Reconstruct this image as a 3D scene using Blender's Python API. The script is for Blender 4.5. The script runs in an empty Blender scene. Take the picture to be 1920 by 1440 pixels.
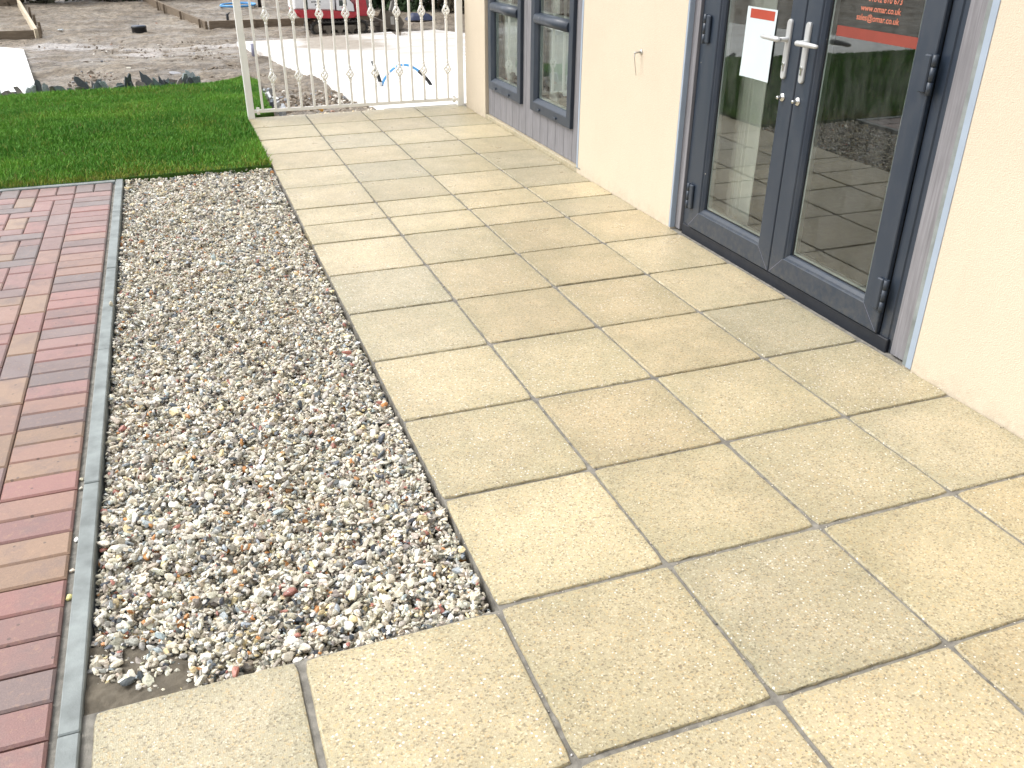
import bpy, math, random
import numpy as np
from mathutils import Matrix, Vector

random.seed(7)
rng = np.random.default_rng(11)
scene = bpy.context.scene
col = scene.collection

# ------------------------------------------------------------------ camera
CAM = (-0.5115, -1.4670, 1.4140)
right = Vector((0.93795, -0.34670, 0.0042))
up = Vector((0.1600, 0.4422, 0.8825))
fwd = Vector((0.3080, 0.8269, -0.4703))
fwd.normalize()
right = (right - fwd * right.dot(fwd)).normalized()
up = right.cross(fwd).normalized()
cam_data = bpy.data.cameras.new("camera")
cam = bpy.data.objects.new("camera", cam_data)
col.objects.link(cam)
cam.matrix_world = Matrix((
    (right.x, up.x, -fwd.x, CAM[0]),
    (right.y, up.y, -fwd.y, CAM[1]),
    (right.z, up.z, -fwd.z, CAM[2]),
    (0, 0, 0, 1)))
cam_data.sensor_fit = 'HORIZONTAL'
cam_data.sensor_width = 36.0
cam_data.lens = 1646.09 / 1920 * 36.0
cam_data.clip_start = 0.02
cam_data.clip_end = 2000
scene.camera = cam

# ------------------------------------------------------------------ light
SUN_DIR = Vector((-0.52, 0.30, 0.78)).normalized()      # towards the sun: over the lawn, high
sun_el = math.asin(SUN_DIR.z)
sun_az = math.atan2(SUN_DIR.x, SUN_DIR.y)
world = bpy.data.worlds.new("World")
scene.world = world
world.use_nodes = True
wn = world.node_tree
wn.nodes.clear()
w_out = wn.nodes.new('ShaderNodeOutputWorld')
w_bg = wn.nodes.new('ShaderNodeBackground')
w_sky = wn.nodes.new('ShaderNodeTexSky')
w_sky.sky_type = 'NISHITA'
w_sky.sun_disc = False
w_sky.sun_elevation = sun_el
w_sky.sun_rotation = sun_az
w_sky.dust_density = 3.0
w_hsv = wn.nodes.new('ShaderNodeHueSaturation')
w_hsv.inputs['Saturation'].default_value = 0.20       # cloud cover takes the blue out
wn.links.new(w_sky.outputs[0], w_hsv.inputs['Color'])
wn.links.new(w_hsv.outputs[0], w_bg.inputs['Color'])
w_bg.inputs['Strength'].default_value = 0.15
wn.links.new(w_bg.outputs[0], w_out.inputs['Surface'])

sun_data = bpy.data.lights.new("sun", 'SUN')
sun_data.energy = 0.8
sun_data.angle = math.radians(28)
sun_data.color = (1.0, 0.965, 0.90)
sun = bpy.data.objects.new("sun", sun_data)
col.objects.link(sun)
sun.rotation_euler = SUN_DIR.to_track_quat('Z', 'Y').to_euler()

scene.view_settings.view_transform = 'Standard'
scene.view_settings.look = 'None'
scene.view_settings.gamma = 1.0
scene.view_settings.use_curve_mapping = False
scene.view_settings.exposure = 1.09

# ------------------------------------------------------------------ helpers
def tag(o, label=None, cat=None, group=None, kind=None):
    if label: o['label'] = label
    if cat: o['category'] = cat
    if group: o['group'] = group
    if kind: o['kind'] = kind
    return o


def link(o, parent=None):
    col.objects.link(o)
    if parent is not None:
        o.parent = parent
    return o


def empty(name, label=None, cat=None, group=None, kind=None, loc=(0, 0, 0)):
    o = bpy.data.objects.new(name, None)
    o.empty_display_size = 0.1
    o.location = loc
    link(o)
    return tag(o, label, cat, group, kind)


def np_mesh(name, verts, faces, mats, smooth=False, attr=None, mat_index=None):
    """verts (n,3) array, faces (m,k) array all of one size"""
    me = bpy.data.meshes.new(name)
    verts = np.asarray(verts, np.float32)
    faces = np.asarray(faces, np.int32)
    m, k = faces.shape
    me.vertices.add(len(verts))
    me.vertices.foreach_set('co', verts.ravel())
    me.loops.add(m * k)
    me.loops.foreach_set('vertex_index', faces.ravel())
    me.polygons.add(m)
    me.polygons.foreach_set('loop_start', np.arange(0, m * k, k, dtype=np.int32))
    me.polygons.foreach_set('loop_total', np.full(m, k, np.int32))
    if mat_index is not None:
        me.polygons.foreach_set('material_index', np.asarray(mat_index, np.int32))
    me.polygons.foreach_set('use_smooth', np.full(m, smooth))
    for mt in (mats if isinstance(mats, (list, tuple)) else [mats]):
        me.materials.append(mt)
    me.update(calc_edges=True)
    if attr is not None:
        a = me.color_attributes.new('Col', 'FLOAT_COLOR', 'POINT')
        c = np.ones((len(verts), 4), np.float32)
        c[:, :3] = attr
        a.data.foreach_set('color', c.ravel())
    return me


class MB:
    def __init__(self):
        self.v, self.f, self.mi, self.sm = [], [], [], []
        self.m = 0
        self.smooth = False

    def face(self, idx):
        self.f.append(tuple(idx)); self.mi.append(self.m); self.sm.append(self.smooth)

    def add(self, pts):
        n = len(self.v)
        self.v.extend([tuple(p) for p in pts])
        return n

    def box(self, x0, x1, y0, y1, z0, z1, c=0.0):
        if c <= 0:
            n = self.add([(x0, y0, z0), (x1, y0, z0), (x1, y1, z0), (x0, y1, z0),
                          (x0, y0, z1), (x1, y0, z1), (x1, y1, z1), (x0, y1, z1)])
            for q in ((3, 2, 1, 0), (4, 5, 6, 7), (0, 1, 5, 4), (1, 2, 6, 5), (2, 3, 7, 6), (3, 0, 4, 7)):
                self.face([n + i for i in q])
            return
        X, Y, Z = (x0, x1), (y0, y1), (z0, z1)
        idx = {}
        for i in (0, 1):
            for j in (0, 1):
                for k in (0, 1):
                    sx, sy, sz = (1 if i == 0 else -1), (1 if j == 0 else -1), (1 if k == 0 else -1)
                    n = self.add([(X[i], Y[j] + sy * c, Z[k] + sz * c),
                                  (X[i] + sx * c, Y[j], Z[k] + sz * c),
                                  (X[i] + sx * c, Y[j] + sy * c, Z[k])])
                    idx[i, j, k] = n
        def q(a, b, c_, d, flip):
            l = [a, b, c_, d]
            self.face(l[::-1] if flip else l)
        for i in (0, 1):
            q(idx[i, 0, 0], idx[i, 1, 0], idx[i, 1, 1], idx[i, 0, 1], i == 0)
            q(idx[0, i, 0] + 1, idx[1, i, 0] + 1, idx[1, i, 1] + 1, idx[0, i, 1] + 1, i == 1)
            q(idx[0, 0, i] + 2, idx[1, 0, i] + 2, idx[1, 1, i] + 2, idx[0, 1, i] + 2, i == 0)
        for i in (0, 1):
            for j in (0, 1):
                q(idx[i, j, 0], idx[i, j, 1], idx[i, j, 1] + 1, idx[i, j, 0] + 1, (i == j))
                q(idx[i, 0, j], idx[i, 1, j], idx[i, 1, j] + 2, idx[i, 0, j] + 2, (i != j))
                q(idx[0, i, j] + 1, idx[1, i, j] + 1, idx[1, i, j] + 2, idx[0, i, j] + 2, (i == j))
                for k in (0, 1):
                    n = idx[i, j, k]
                    t = (n, n + 1, n + 2)
                    self.face(t if (i + j + k) % 2 else t[::-1])

    def tube(self, path, r, n=8, cap=True, taper=None):
        P = [Vector(p) for p in path]
        rings = []
        prev = None
        for i, p in enumerate(P):
            d = (P[min(i + 1, len(P) - 1)] - P[max(i - 1, 0)]).normalized()
            if prev is None:
                a = Vector((0, 0, 1)) if abs(d.z) < 0.9 else Vector((1, 0, 0))
                u = d.cross(a).normalized()
            else:
                u = (prev - d * prev.dot(d)).normalized()
            prev = u
            w = d.cross(u)
            rr = r if taper is None else taper[i]
            rings.append(self.add([p + (u * math.cos(2 * math.pi * k / n) + w * math.sin(2 * math.pi * k / n)) * rr for k in range(n)]))
        s, self.smooth = self.smooth, True
        for a, b in zip(rings, rings[1:]):
            for k in range(n):
                self.face((a + k, a + (k + 1) % n, b + (k + 1) % n, b + k))
        self.smooth = s
        if cap:
            self.face([rings[0] + k for k in range(n)][::-1])
            self.face([rings[-1] + k for k in range(n)])

    def lathe(self, prof, origin, axis='z', n=16):
        """prof: (radius, height along axis)"""
        o = Vector(origin)
        rings = []
        for r, h in prof:
            pts = []
            for k in range(n):
                a = 2 * math.pi * k / n
                c, s_ = r * math.cos(a), r * math.sin(a)
                pts.append(o + (Vector((c, s_, h)) if axis == 'z' else Vector((-h, c, s_)) if axis == '-x' else Vector((c, h, s_))))
            rings.append(self.add(pts))
        s, self.smooth = self.smooth, True
        for a, b in zip(rings, rings[1:]):
            for k in range(n):
                self.face((a + k, a + (k + 1) % n, b + (k + 1) % n, b + k))
        self.smooth = s
        self.face([rings[0] + k for k in range(n)][::-1])
        self.face([rings[-1] + k for k in range(n)])

    def prism(self, poly, z0, z1):
        """poly: list of (x, y) or (x, y, dz) counter-clockwise"""
        n = len(poly)
        a = self.add([(p[0], p[1], z0 + (p[2] if len(p) > 2 else 0)) for p in poly])
        b = self.add([(p[0], p[1], z1 + (p[2] if len(p) > 2 else 0)) for p in poly])
        self.face([a + i for i in range(n)][::-1])
        self.face([b + i for i in range(n)])
        for i in range(n):
            j = (i + 1) % n
            self.face((a + i, a + j, b + j, b + i))

    def ring(self, y0, y1, z0, z1, prof):
        """mitred rectangular frame in a plane facing -x; prof = [(inset, x), ...]"""
        R = []
        for ins, x in prof:
            R.append(self.add([(x, y0 + ins, z0 + ins), (x, y1 - ins, z0 + ins), (x, y1 - ins, z1 - ins), (x, y0 + ins, z1 - ins)]))
        for a, b in zip(R, R[1:]):
            for k in range(4):
                j = (k + 1) % 4
                self.face((a + k, b + k, b + j, a + j))

    def mesh(self, name, mats):
        me = bpy.data.meshes.new(name)
        me.from_pydata(self.v, [], self.f)
        for mt in (mats if isinstance(mats, (list, tuple)) else [mats]):
            me.materials.append(mt)
        for p, i, s in zip(me.polygons, self.mi, self.sm):
            p.material_index = i
            p.use_smooth = s
        me.update()
        return me

    def obj(self, name, mats, parent=None, label=None, **kw):
        o = bpy.data.objects.new(name, self.mesh(name, mats))
        link(o, parent)
        return tag(o, label, **kw)


def fix_normals(o):
    import bmesh
    bm = bmesh.new()
    bm.from_mesh(o.data)
    bmesh.ops.recalc_face_normals(bm, faces=bm.faces)
    bm.to_mesh(o.data)
    bm.free()
    return o


def vnoise(x, y, scale, seed=0):
    """smooth value noise in numpy, -1..1"""
    x = np.asarray(x, float) * scale; y = np.asarray(y, float) * scale
    xi = np.floor(x).astype(np.int64); yi = np.floor(y).astype(np.int64)
    fx = x - xi; fy = y - yi
    fx = fx * fx * (3 - 2 * fx); fy = fy * fy * (3 - 2 * fy)
    def h(a, b):
        n = (a * 374761393 + b * 668265263 + seed * 974711) & 0x7fffffff
        n = ((n ^ (n >> 13)) * 1274126177) & 0x7fffffff
        return ((n ^ (n >> 16)) & 0xffff) / 32767.5 - 1
    return (h(xi, yi) * (1 - fx) + h(xi + 1, yi) * fx) * (1 - fy) + (h(xi, yi + 1) * (1 - fx) + h(xi + 1, yi + 1) * fx) * fy


# ------------------------------------------------------------------ materials
class NT:
    def __init__(self, name, rough=0.6, spec=0.5, metal=0.0, color=(0.5, 0.5, 0.5)):
        self.mat = bpy.data.materials.new(name)
        self.mat.use_nodes = True
        self.t = self.mat.node_tree
        self.b = self.t.nodes['Principled BSDF']
        self.b.inputs['Roughness'].default_value = rough
        self.b.inputs['Specular IOR Level'].default_value = spec
        self.b.inputs['Metallic'].default_value = metal
        self.b.inputs['Base Color'].default_value = (*color, 1)

    def n(self, typ, **kw):
        nd = self.t.nodes.new(typ)
        for k, v in kw.items():
            if k in nd.inputs:
                nd.inputs[k].default_value = v
            else:
                setattr(nd, k, v)
        return nd

    def l(self, a, b):
        self.t.links.new(a, b)

    def coords(self, per_object=False):
        g = self.n('ShaderNodeNewGeometry')
        if not per_object:
            return g.outputs['Position']
        oi = self.n('ShaderNodeObjectInfo')
        m = self.n('ShaderNodeMath', operation='MULTIPLY')
        self.l(oi.outputs['Random'], m.inputs[0]); m.inputs[1].default_value = 37.0
        a = self.n('ShaderNodeVectorMath', operation='ADD')
        self.l(g.outputs['Position'], a.inputs[0]); self.l(m.outputs[0], a.inputs[1])
        return a.outputs[0]

    def noise(self, co, scale, detail=3, rough=0.55):
        nd = self.n('ShaderNodeTexNoise')
        nd.inputs['Scale'].default_value = scale
        nd.inputs['Detail'].default_value = detail
        nd.inputs['Roughness'].default_value = rough
        self.l(co, nd.inputs['Vector'])
        return nd.outputs['Fac']

    def voro(self, co, scale, out='Distance', feature='F1'):
        nd = self.n('ShaderNodeTexVoronoi', feature=feature)
        nd.inputs['Scale'].default_value = scale
        self.l(co, nd.inputs['Vector'])
        return nd.outputs[out]

    def ramp(self, fac, stops, interp='LINEAR'):
        nd = self.n('ShaderNodeValToRGB')
        nd.color_ramp.interpolation = interp
        e = nd.color_ramp.elements
        while len(e) < len(stops):
            e.new(0.5)
        for el, (p, c) in zip(e, stops):
            el.position = p
            el.color = (*c, 1) if len(c) == 3 else c
        self.l(fac, nd.inputs['Fac'])
        return nd.outputs['Color']

    def rng(self, fac, a, b, c=0.0, d=1.0):
        nd = self.n('ShaderNodeMapRange')
        self.l(fac, nd.inputs[0])
        for i, v in enumerate((a, b, c, d)):
            nd.inputs[i + 1].default_value = v
        return nd.outputs[0]

    def mix(self, fac, a, b, blend='MIX'):
        nd = self.n('ShaderNodeMix', data_type='RGBA', blend_type=blend)
        for s, i in ((fac, 0), (a, 6), (b, 7)):
            if isinstance(s, (int, float)):
                nd.inputs[i].default_value = s
            elif isinstance(s, tuple):
                nd.inputs[i].default_value = (*s, 1)
            else:
                self.l(s, nd.inputs[i])
        return nd.outputs[2]

    def math(self, op, a, b):
        nd = self.n('ShaderNodeMath', operation=op)
        for s, i in ((a, 0), (b, 1)):
            if isinstance(s, (int, float)):
                nd.inputs[i].default_value = s
            else:
                self.l(s, nd.inputs[i])
        return nd.outputs[0]

    def sep(self, co):
        nd = self.n('ShaderNodeSeparateXYZ'); self.l(co, nd.inputs[0]); return nd.outputs

    def base(self, c):
        self.l(c, self.b.inputs['Base Color']); return self

    def rough(self, c):
        self.l(c, self.b.inputs['Roughness']); return self

    def bump(self, h, strength=0.3, dist=0.002):
        nd = self.n('ShaderNodeBump')
        nd.inputs['Strength'].default_value = strength
        nd.inputs['Distance'].default_value = dist
        self.l(h, nd.inputs['Height'])
        self.l(nd.outputs[0], self.b.inputs['Normal'])
        return self


def simple(name, color, rough=0.5, spec=0.5, metal=0.0, var=0.12, scale=9.0, bump=0.0, bscale=120.0):
    m = NT(name, rough, spec, metal, color)
    co = m.coords()
    f = m.rng(m.noise(co, scale, 4), 0.3, 0.7)
    lo = tuple(max(0, c * (1 - var)) for c in color); hi = tuple(min(1, c * (1 + var)) for c in color)
    m.base(m.mix(f, lo, hi))
    m.rough(m.rng(m.noise(co, scale * 3, 3), 0.3, 0.7, max(0.02, rough - 0.08), min(1, rough + 0.08)))
    if bump:
        m.bump(m.noise(co, bscale, 3), bump, 0.002)
    return m.mat


def mat_slab():
    m = NT('exposed_aggregate_slab', 0.52, 0.5)
    co = m.coords(True)
    oi = m.n('ShaderNodeObjectInfo')
    tc = m.n('ShaderNodeTexCoord')
    g = m.sep(tc.outputs['Generated'])
    # worn greyer towards the slab's own rim, warmer in the middle, broken up by noise
    def edge(v):
        a = m.math('SUBTRACT', v, 0.5)
        a = m.math('ABSOLUTE', a, 0.0)
        return m.math('POWER', m.math('MULTIPLY', a, 2.0), 3.0)
    e = m.math('MAXIMUM', edge(g[0]), edge(g[1]))
    big = m.noise(co, 5.0, 4, 0.6)
    e2 = m.math('ADD', m.math('MULTIPLY', e, 0.55), m.math('MULTIPLY', m.rng(big, 0.35, 0.72), 0.75))
    grey = m.mix(1.0, oi.outputs['Color'], (0.82, 0.845, 0.83), 'MULTIPLY')
    c = m.mix(m.rng(e2, 0.15, 0.95), oi.outputs['Color'], grey)
    # old damp marks, tide lines and scuffs that run on from slab to slab
    wco = m.coords()
    dm = m.noise(wco, 1.7, 5, 0.62)
    tide = m.math('MULTIPLY', m.rng(dm, 0.50, 0.535), m.rng(dm, 0.60, 0.54))
    c = m.mix(m.math('MULTIPLY', m.rng(dm, 0.50, 0.68), 0.22), c, (0.30, 0.255, 0.165))
    c = m.mix(m.math('MULTIPLY', tide, 0.16), c, (0.26, 0.23, 0.16))
    sc_ = m.noise(co, 16.0, 5, 0.7)
    c = m.mix(m.math('MULTIPLY', m.rng(sc_, 0.60, 0.76), 0.28), c, (0.27, 0.235, 0.17))
    rim = m.math('MULTIPLY', m.rng(e, 0.82, 1.0), m.rng(m.noise(co, 30.0, 4, 0.7), 0.42, 0.66))
    c = m.mix(m.math('MULTIPLY', rim, 0.40), c, (0.23, 0.215, 0.13))
    # aggregate: one colour per few-millimetre grain
    vc = m.voro(co, 250.0, 'Color')
    v = m.sep(vc)
    grain = m.ramp(v[0], [(0.0, (0.30, 0.27, 0.22)), (0.06, (0.55, 0.50, 0.42)), (0.14, (0.86, 0.84, 0.80)),
                          (0.50, (1.0, 0.99, 0.96)), (0.72, (1.10, 1.02, 0.86)), (0.86, (1.14, 0.92, 0.66)), (0.92, (1.35, 1.38, 1.45))], 'CONSTANT')
    c = m.mix(0.62, c, grain, 'MULTIPLY')
    vc2 = m.sep(m.voro(co, 150.0, 'Color'))
    d2 = m.voro(co, 150.0, 'Distance')
    spot = m.math('MULTIPLY', m.math('GREATER_THAN', vc2[1], 0.975), m.math('LESS_THAN', d2, 0.42))
    c = m.mix(m.math('MULTIPLY', spot, 0.6), c, (0.16, 0.12, 0.09))
    spot = m.math('MULTIPLY', m.math('GREATER_THAN', vc2[2], 0.965), m.math('LESS_THAN', d2, 0.40))
    c = m.mix(m.math('MULTIPLY', spot, 0.7), c, (0.82, 0.80, 0.76))
    fine = m.noise(co, 420.0, 2, 0.6)
    c = m.mix(1.0, c, m.ramp(fine, [(0.25, (0.84, 0.83, 0.82)), (0.75, (1.12, 1.12, 1.12))]), 'MULTIPLY')
    m.base(c)
    m.rough(m.rng(big, 0.3, 0.7, 0.26, 0.40))
    m.bump(m.math('ADD', m.voro(co, 250.0, 'Distance'), m.math('MULTIPLY', fine, 0.6)), 0.35, 0.0022)
    return m.mat


def mat_paver():
    m = NT('brindled_block_paver', 0.6, 0.5)
    co = m.coords(True)
    oi = m.n('ShaderNodeObjectInfo')
    big = m.noise(co, 9.0, 4, 0.6)
    c = m.mix(m.rng(big, 0.48, 0.70, 0, 0.65), oi.outputs['Color'], (0.17, 0.125, 0.12))
    c = m.mix(m.rng(m.noise(co, 60.0, 3, 0.6), 0.55, 0.74, 0, 0.38), c, (0.40, 0.25, 0.16))
    fine = m.noise(co, 330.0, 3, 0.7)
    c = m.mix(1.0, c, m.ramp(fine, [(0.25, (0.78, 0.78, 0.78)), (0.75, (1.2, 1.2, 1.2))]), 'MULTIPLY')
    d = m.voro(co, 70.0, 'Distance'); vc = m.sep(m.voro(co, 70.0, 'Color'))
    pit = m.math('MULTIPLY', m.math('GREATER_THAN', vc[0], 0.965), m.math('LESS_THAN', d, 0.3))
    c = m.mix(m.math('MULTIPLY', pit, 0.6), c, (0.06, 0.045, 0.04))
    m.base(c)
    m.rough(m.rng(big, 0.3, 0.7, 0.30, 0.46))
    m.bump(m.noise(co, 260.0, 3, 0.7), 0.3, 0.0018)
    return m.mat


def mat_attr(name, rough=0.6, spec=0.5, speck=0.25, scale=180.0):
    m = NT(name, rough, spec)
    co = m.coords()
    a = m.n('ShaderNodeVertexColor', layer_name='Col')
    n = m.noise(co, scale, 4, 0.65)
    c = m.mix(1.0, a.outputs['Color'], m.ramp(n, [(0.3, (1 - speck,) * 3), (0.7, (1 + speck,) * 3)]), 'MULTIPLY')
    m.base(c)
    m.bump(n, 0.25, 0.002)
    return m.mat


def mat_dirt():
    m = NT('muddy_ground', 0.75, 0.5)
    co = m.coords()
    xyz = m.sep(co)
    a = m.noise(co, 1.1, 6, 0.62)
    b = m.noise(co, 9.0, 5, 0.65)
    c = m.ramp(a, [(0.30, (0.14, 0.112, 0.082)), (0.48, (0.225, 0.185, 0.14)), (0.62, (0.285, 0.24, 0.185)), (0.75, (0.35, 0.30, 0.245))])
    c = m.mix(1.0, c, m.ramp(b, [(0.30, (0.42, 0.41, 0.40)), (0.5, (0.98, 0.98, 0.98)), (0.70, (1.32, 1.31, 1.29))]), 'MULTIPLY')
    # streaks of pale cement slurry left along the track of the machine
    mp = m.n('ShaderNodeMapping'); mp.inputs['Scale'].default_value = (0.55, 2.6, 1.0)
    m.l(co, mp.inputs['Vector'])
    s = m.noise(mp.outputs[0], 1.3, 5, 0.65)
    band = m.math('MULTIPLY', m.rng(xyz[1], 11.6, 13.0), m.rng(xyz[1], 16.4, 15.0))
    s2 = m.math('MULTIPLY', m.rng(s, 0.50, 0.62), band)
    c = m.mix(m.math('MULTIPLY', s2, 0.7), c, (0.42, 0.385, 0.36))
    # the slurry washed out beside the left base, and a smaller spill nearer the slates
    def patch(cx, cy, rx, ry, amt):
        dx = m.math('DIVIDE', m.math('SUBTRACT', xyz[0], cx), rx); dy = m.math('DIVIDE', m.math('SUBTRACT', xyz[1], cy), ry)
        d = m.math('ADD', m.math('MULTIPLY', dx, dx), m.math('MULTIPLY', dy, dy))
        k = m.math('ADD', d, m.math('MULTIPLY', m.math('SUBTRACT', s, 0.5), -3.2))
        return m.math('MULTIPLY', m.rng(k, 0.95, 0.35), amt)
    c = m.mix(patch(-2.15, 15.5, 1.15, 0.85, 0.9), c, (0.46, 0.43, 0.41))
    c = m.mix(patch(-0.2, 14.6, 1.1, 0.4, 0.7), c, (0.50, 0.46, 0.43))
    c = m.mix(patch(-0.90, 13.4, 0.45, 0.45, 0.7), c, (0.55, 0.51, 0.49))
    fine = m.noise(co, 24.0, 5, 0.75)
    c = m.mix(1.0, c, m.ramp(fine, [(0.32, (0.48, 0.47, 0.46)), (0.52, (1, 1, 1)), (0.70, (1.4, 1.39, 1.36))]), 'MULTIPLY')
    m.base(c)
    m.rough(m.rng(m.noise(co, 2.3, 4), 0.4, 0.62, 0.4, 0.85))
    m.bump(m.math('ADD', b, m.math('MULTIPLY', m.noise(co, 38.0, 5, 0.75), 0.7)), 1.0, 0.035)
    return m.mat


def mat_concrete_base():
    m = NT('fresh_pale_concrete', 0.7, 0.4)
    co = m.coords()
    a = m.noise(co, 0.9, 6, 0.6)
    b = m.noise(co, 14.0, 4, 0.6)
    c = m.ramp(a, [(0.3, (0.70, 0.69, 0.66)), (0.5, (0.80, 0.80, 0.79)), (0.7, (0.84, 0.84, 0.83))])
    c = m.mix(m.rng(b, 0.62, 0.8, 0, 0.35), c, (0.52, 0.47, 0.40))
    xyz = m.sep(co)
    mp = m.n('ShaderNodeMapping'); mp.inputs['Scale'].default_value = (0.6, 1.6, 1.0)
    m.l(co, mp.inputs['Vector'])
    far = m.math('MULTIPLY', m.rng(xyz[1], 9.5, 13.5), m.rng(m.noise(mp.outputs[0], 1.1, 5, 0.65), 0.46, 0.60))
    c = m.mix(m.math('MULTIPLY', far, 0.75), c, (0.42, 0.36, 0.30))
    east = m.math('MULTIPLY', m.rng(xyz[0], 2.15, 2.5), m.rng(m.noise(mp.outputs[0], 2.6, 3, 0.6), 0.42, 0.56))
    c = m.mix(m.math('MULTIPLY', east, 0.75), c, (0.38, 0.35, 0.31))
    # tracked mud at the back of the large base
    dx = m.math('DIVIDE', m.math('SUBTRACT', xyz[0], 2.05), 0.72); dy = m.math('DIVIDE', m.math('SUBTRACT', xyz[1], 13.5), 2.1)
    d = m.math('ADD', m.math('MULTIPLY', dx, dx), m.math('MULTIPLY', dy, dy))
    d = m.math('ADD', d, m.math('MULTIPLY', m.math('SUBTRACT', a, 0.5), -2.2))
    c = m.mix(m.math('MULTIPLY', m.rng(d, 1.15, 0.45), 0.92), c, m.mix(m.rng(b, 0.35, 0.65), (0.24, 0.20, 0.155), (0.36, 0.31, 0.25)))
    m.base(c)
    m.bump(b, 0.15, 0.004)
    return m.mat


def mat_render():
    m = NT('cream_render', 0.85, 0.3)
    co = m.coords()
    a = m.noise(co, 2.0, 4)
    c = m.ramp(a, [(0.3, (0.575, 0.495, 0.388)), (0.7, (0.605, 0.527, 0.416))])
    sx = m.sep(co)
    splash = m.math('MULTIPLY', m.rng(sx[2], 0.085, 0.0), m.rng(m.noise(co, 24.0, 5, 0.7), 0.42, 0.66))
    c = m.mix(m.math('MULTIPLY', splash, 0.6), c, (0.45, 0.38, 0.28))
    mp = m.n('ShaderNodeMapping'); mp.inputs['Scale'].default_value = (9.0, 9.0, 0.9)
    m.l(co, mp.inputs['Vector'])
    run = m.rng(m.noise(mp.outputs[0], 1.0, 4, 0.6), 0.56, 0.76)
    c = m.mix(m.math('MULTIPLY', run, 0.16), c, (0.50, 0.42, 0.31))
    c = m.mix(1.0, c, m.ramp(m.noise(co, 190.0, 3, 0.7), [(0.3, (0.93, 0.93, 0.92)), (0.7, (1.05, 1.05, 1.05))]), 'MULTIPLY')
    m.base(c)
    m.bump(m.math('ADD', m.noise(co, 170.0, 3, 0.7), m.voro(co, 230.0)), 0.38, 0.003)
    return m.mat


def mat_grain(name, lo, hi, rough=0.6, stretch=(60, 60, 3), bump=0.3):
    m = NT(name, rough, 0.4)
    co = m.coords(True)
    mp = m.n('ShaderNodeMapping'); mp.inputs['Scale'].default_value = stretch
    m.l(co, mp.inputs['Vector'])
    s = m.noise(mp.outputs[0], 1.0, 5, 0.65)
    b = m.noise(co, 6.0, 4)
    c = m.mix(m.rng(s, 0.3, 0.7), lo, hi)
    c = m.mix(m.rng(b, 0.45, 0.75, 0, 0.35), c, tuple(x * 0.75 for x in lo))
    m.base(c)
    m.bump(s, bump, 0.002)
    return m.mat


def mat_glass():
    mat = bpy.data.materials.new('window_glass')
    mat.use_nodes = True
    t = mat.node_tree
    t.nodes.clear()
    out = t.nodes.new('ShaderNodeOutputMaterial')
    mixn = t.nodes.new('ShaderNodeMixShader')
    tr = t.nodes.new('ShaderNodeBsdfTransparent'); tr.inputs[0].default_value = (0.80, 0.86, 0.84, 1)
    gl = t.nodes.new('ShaderNodeBsdfGlossy'); gl.inputs['Roughness'].default_value = 0.0
    gl.inputs['Color'].default_value = (0.95, 1.0, 0.98, 1)
    fr = t.nodes.new('ShaderNodeFresnel'); fr.inputs['IOR'].default_value = 1.52
    ma = t.nodes.new('ShaderNodeMath'); ma.operation = 'MULTIPLY_ADD'; ma.use_clamp = True
    ma.inputs[1].default_value = 1.75; ma.inputs[2].default_value = 0.02   # four surfaces of a double-glazed unit
    t.links.new(fr.outputs[0], ma.inputs[0])
    t.links.new(ma.outputs[0], mixn.inputs[0])
    t.links.new(tr.outputs[0], mixn.inputs[1]); t.links.new(gl.outputs[0], mixn.inputs[2])
    # faint dust and wiping smears, and panes that are never dead flat
    geo = t.nodes.new('ShaderNodeNewGeometry')
    mpn = t.nodes.new('ShaderNodeMapping'); mpn.inputs['Scale'].default_value = (3.0, 7.0, 2.2); mpn.inputs['Rotation'].default_value = (0.5, 0, 0)
    t.links.new(geo.outputs['Position'], mpn.inputs['Vector'])
    nz = t.nodes.new('ShaderNodeTexNoise'); nz.inputs['Scale'].default_value = 2.0; nz.inputs['Detail'].default_value = 6; nz.inputs['Roughness'].default_value = 0.7
    t.links.new(mpn.outputs[0], nz.inputs['Vector'])
    mr = t.nodes.new('ShaderNodeMapRange')
    for i, v in enumerate((0.42, 0.75, 0.008, 0.075)): mr.inputs[i + 1].default_value = v
    t.links.new(nz.outputs['Fac'], mr.inputs[0])
    df = t.nodes.new('ShaderNodeBsdfDiffuse'); df.inputs['Color'].default_value = (0.55, 0.56, 0.54, 1)
    m2 = t.nodes.new('ShaderNodeMixShader')
    t.links.new(mr.outputs[0], m2.inputs[0]); t.links.new(mixn.outputs[0], m2.inputs[1]); t.links.new(df.outputs[0], m2.inputs[2])
    n2 = t.nodes.new('ShaderNodeTexNoise'); n2.inputs['Scale'].default_value = 3.0; n2.inputs['Detail'].default_value = 1
    t.links.new(geo.outputs['Position'], n2.inputs['Vector'])
    bp = t.nodes.new('ShaderNodeBump'); bp.inputs['Strength'].default_value = 0.016; bp.inputs['Distance'].default_value = 0.010
    t.links.new(n2.outputs['Fac'], bp.inputs['Height']); t.links.new(bp.outputs[0], gl.inputs['Normal'])
    t.links.new(m2.outputs[0], out.inputs['Surface'])
    return mat


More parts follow.
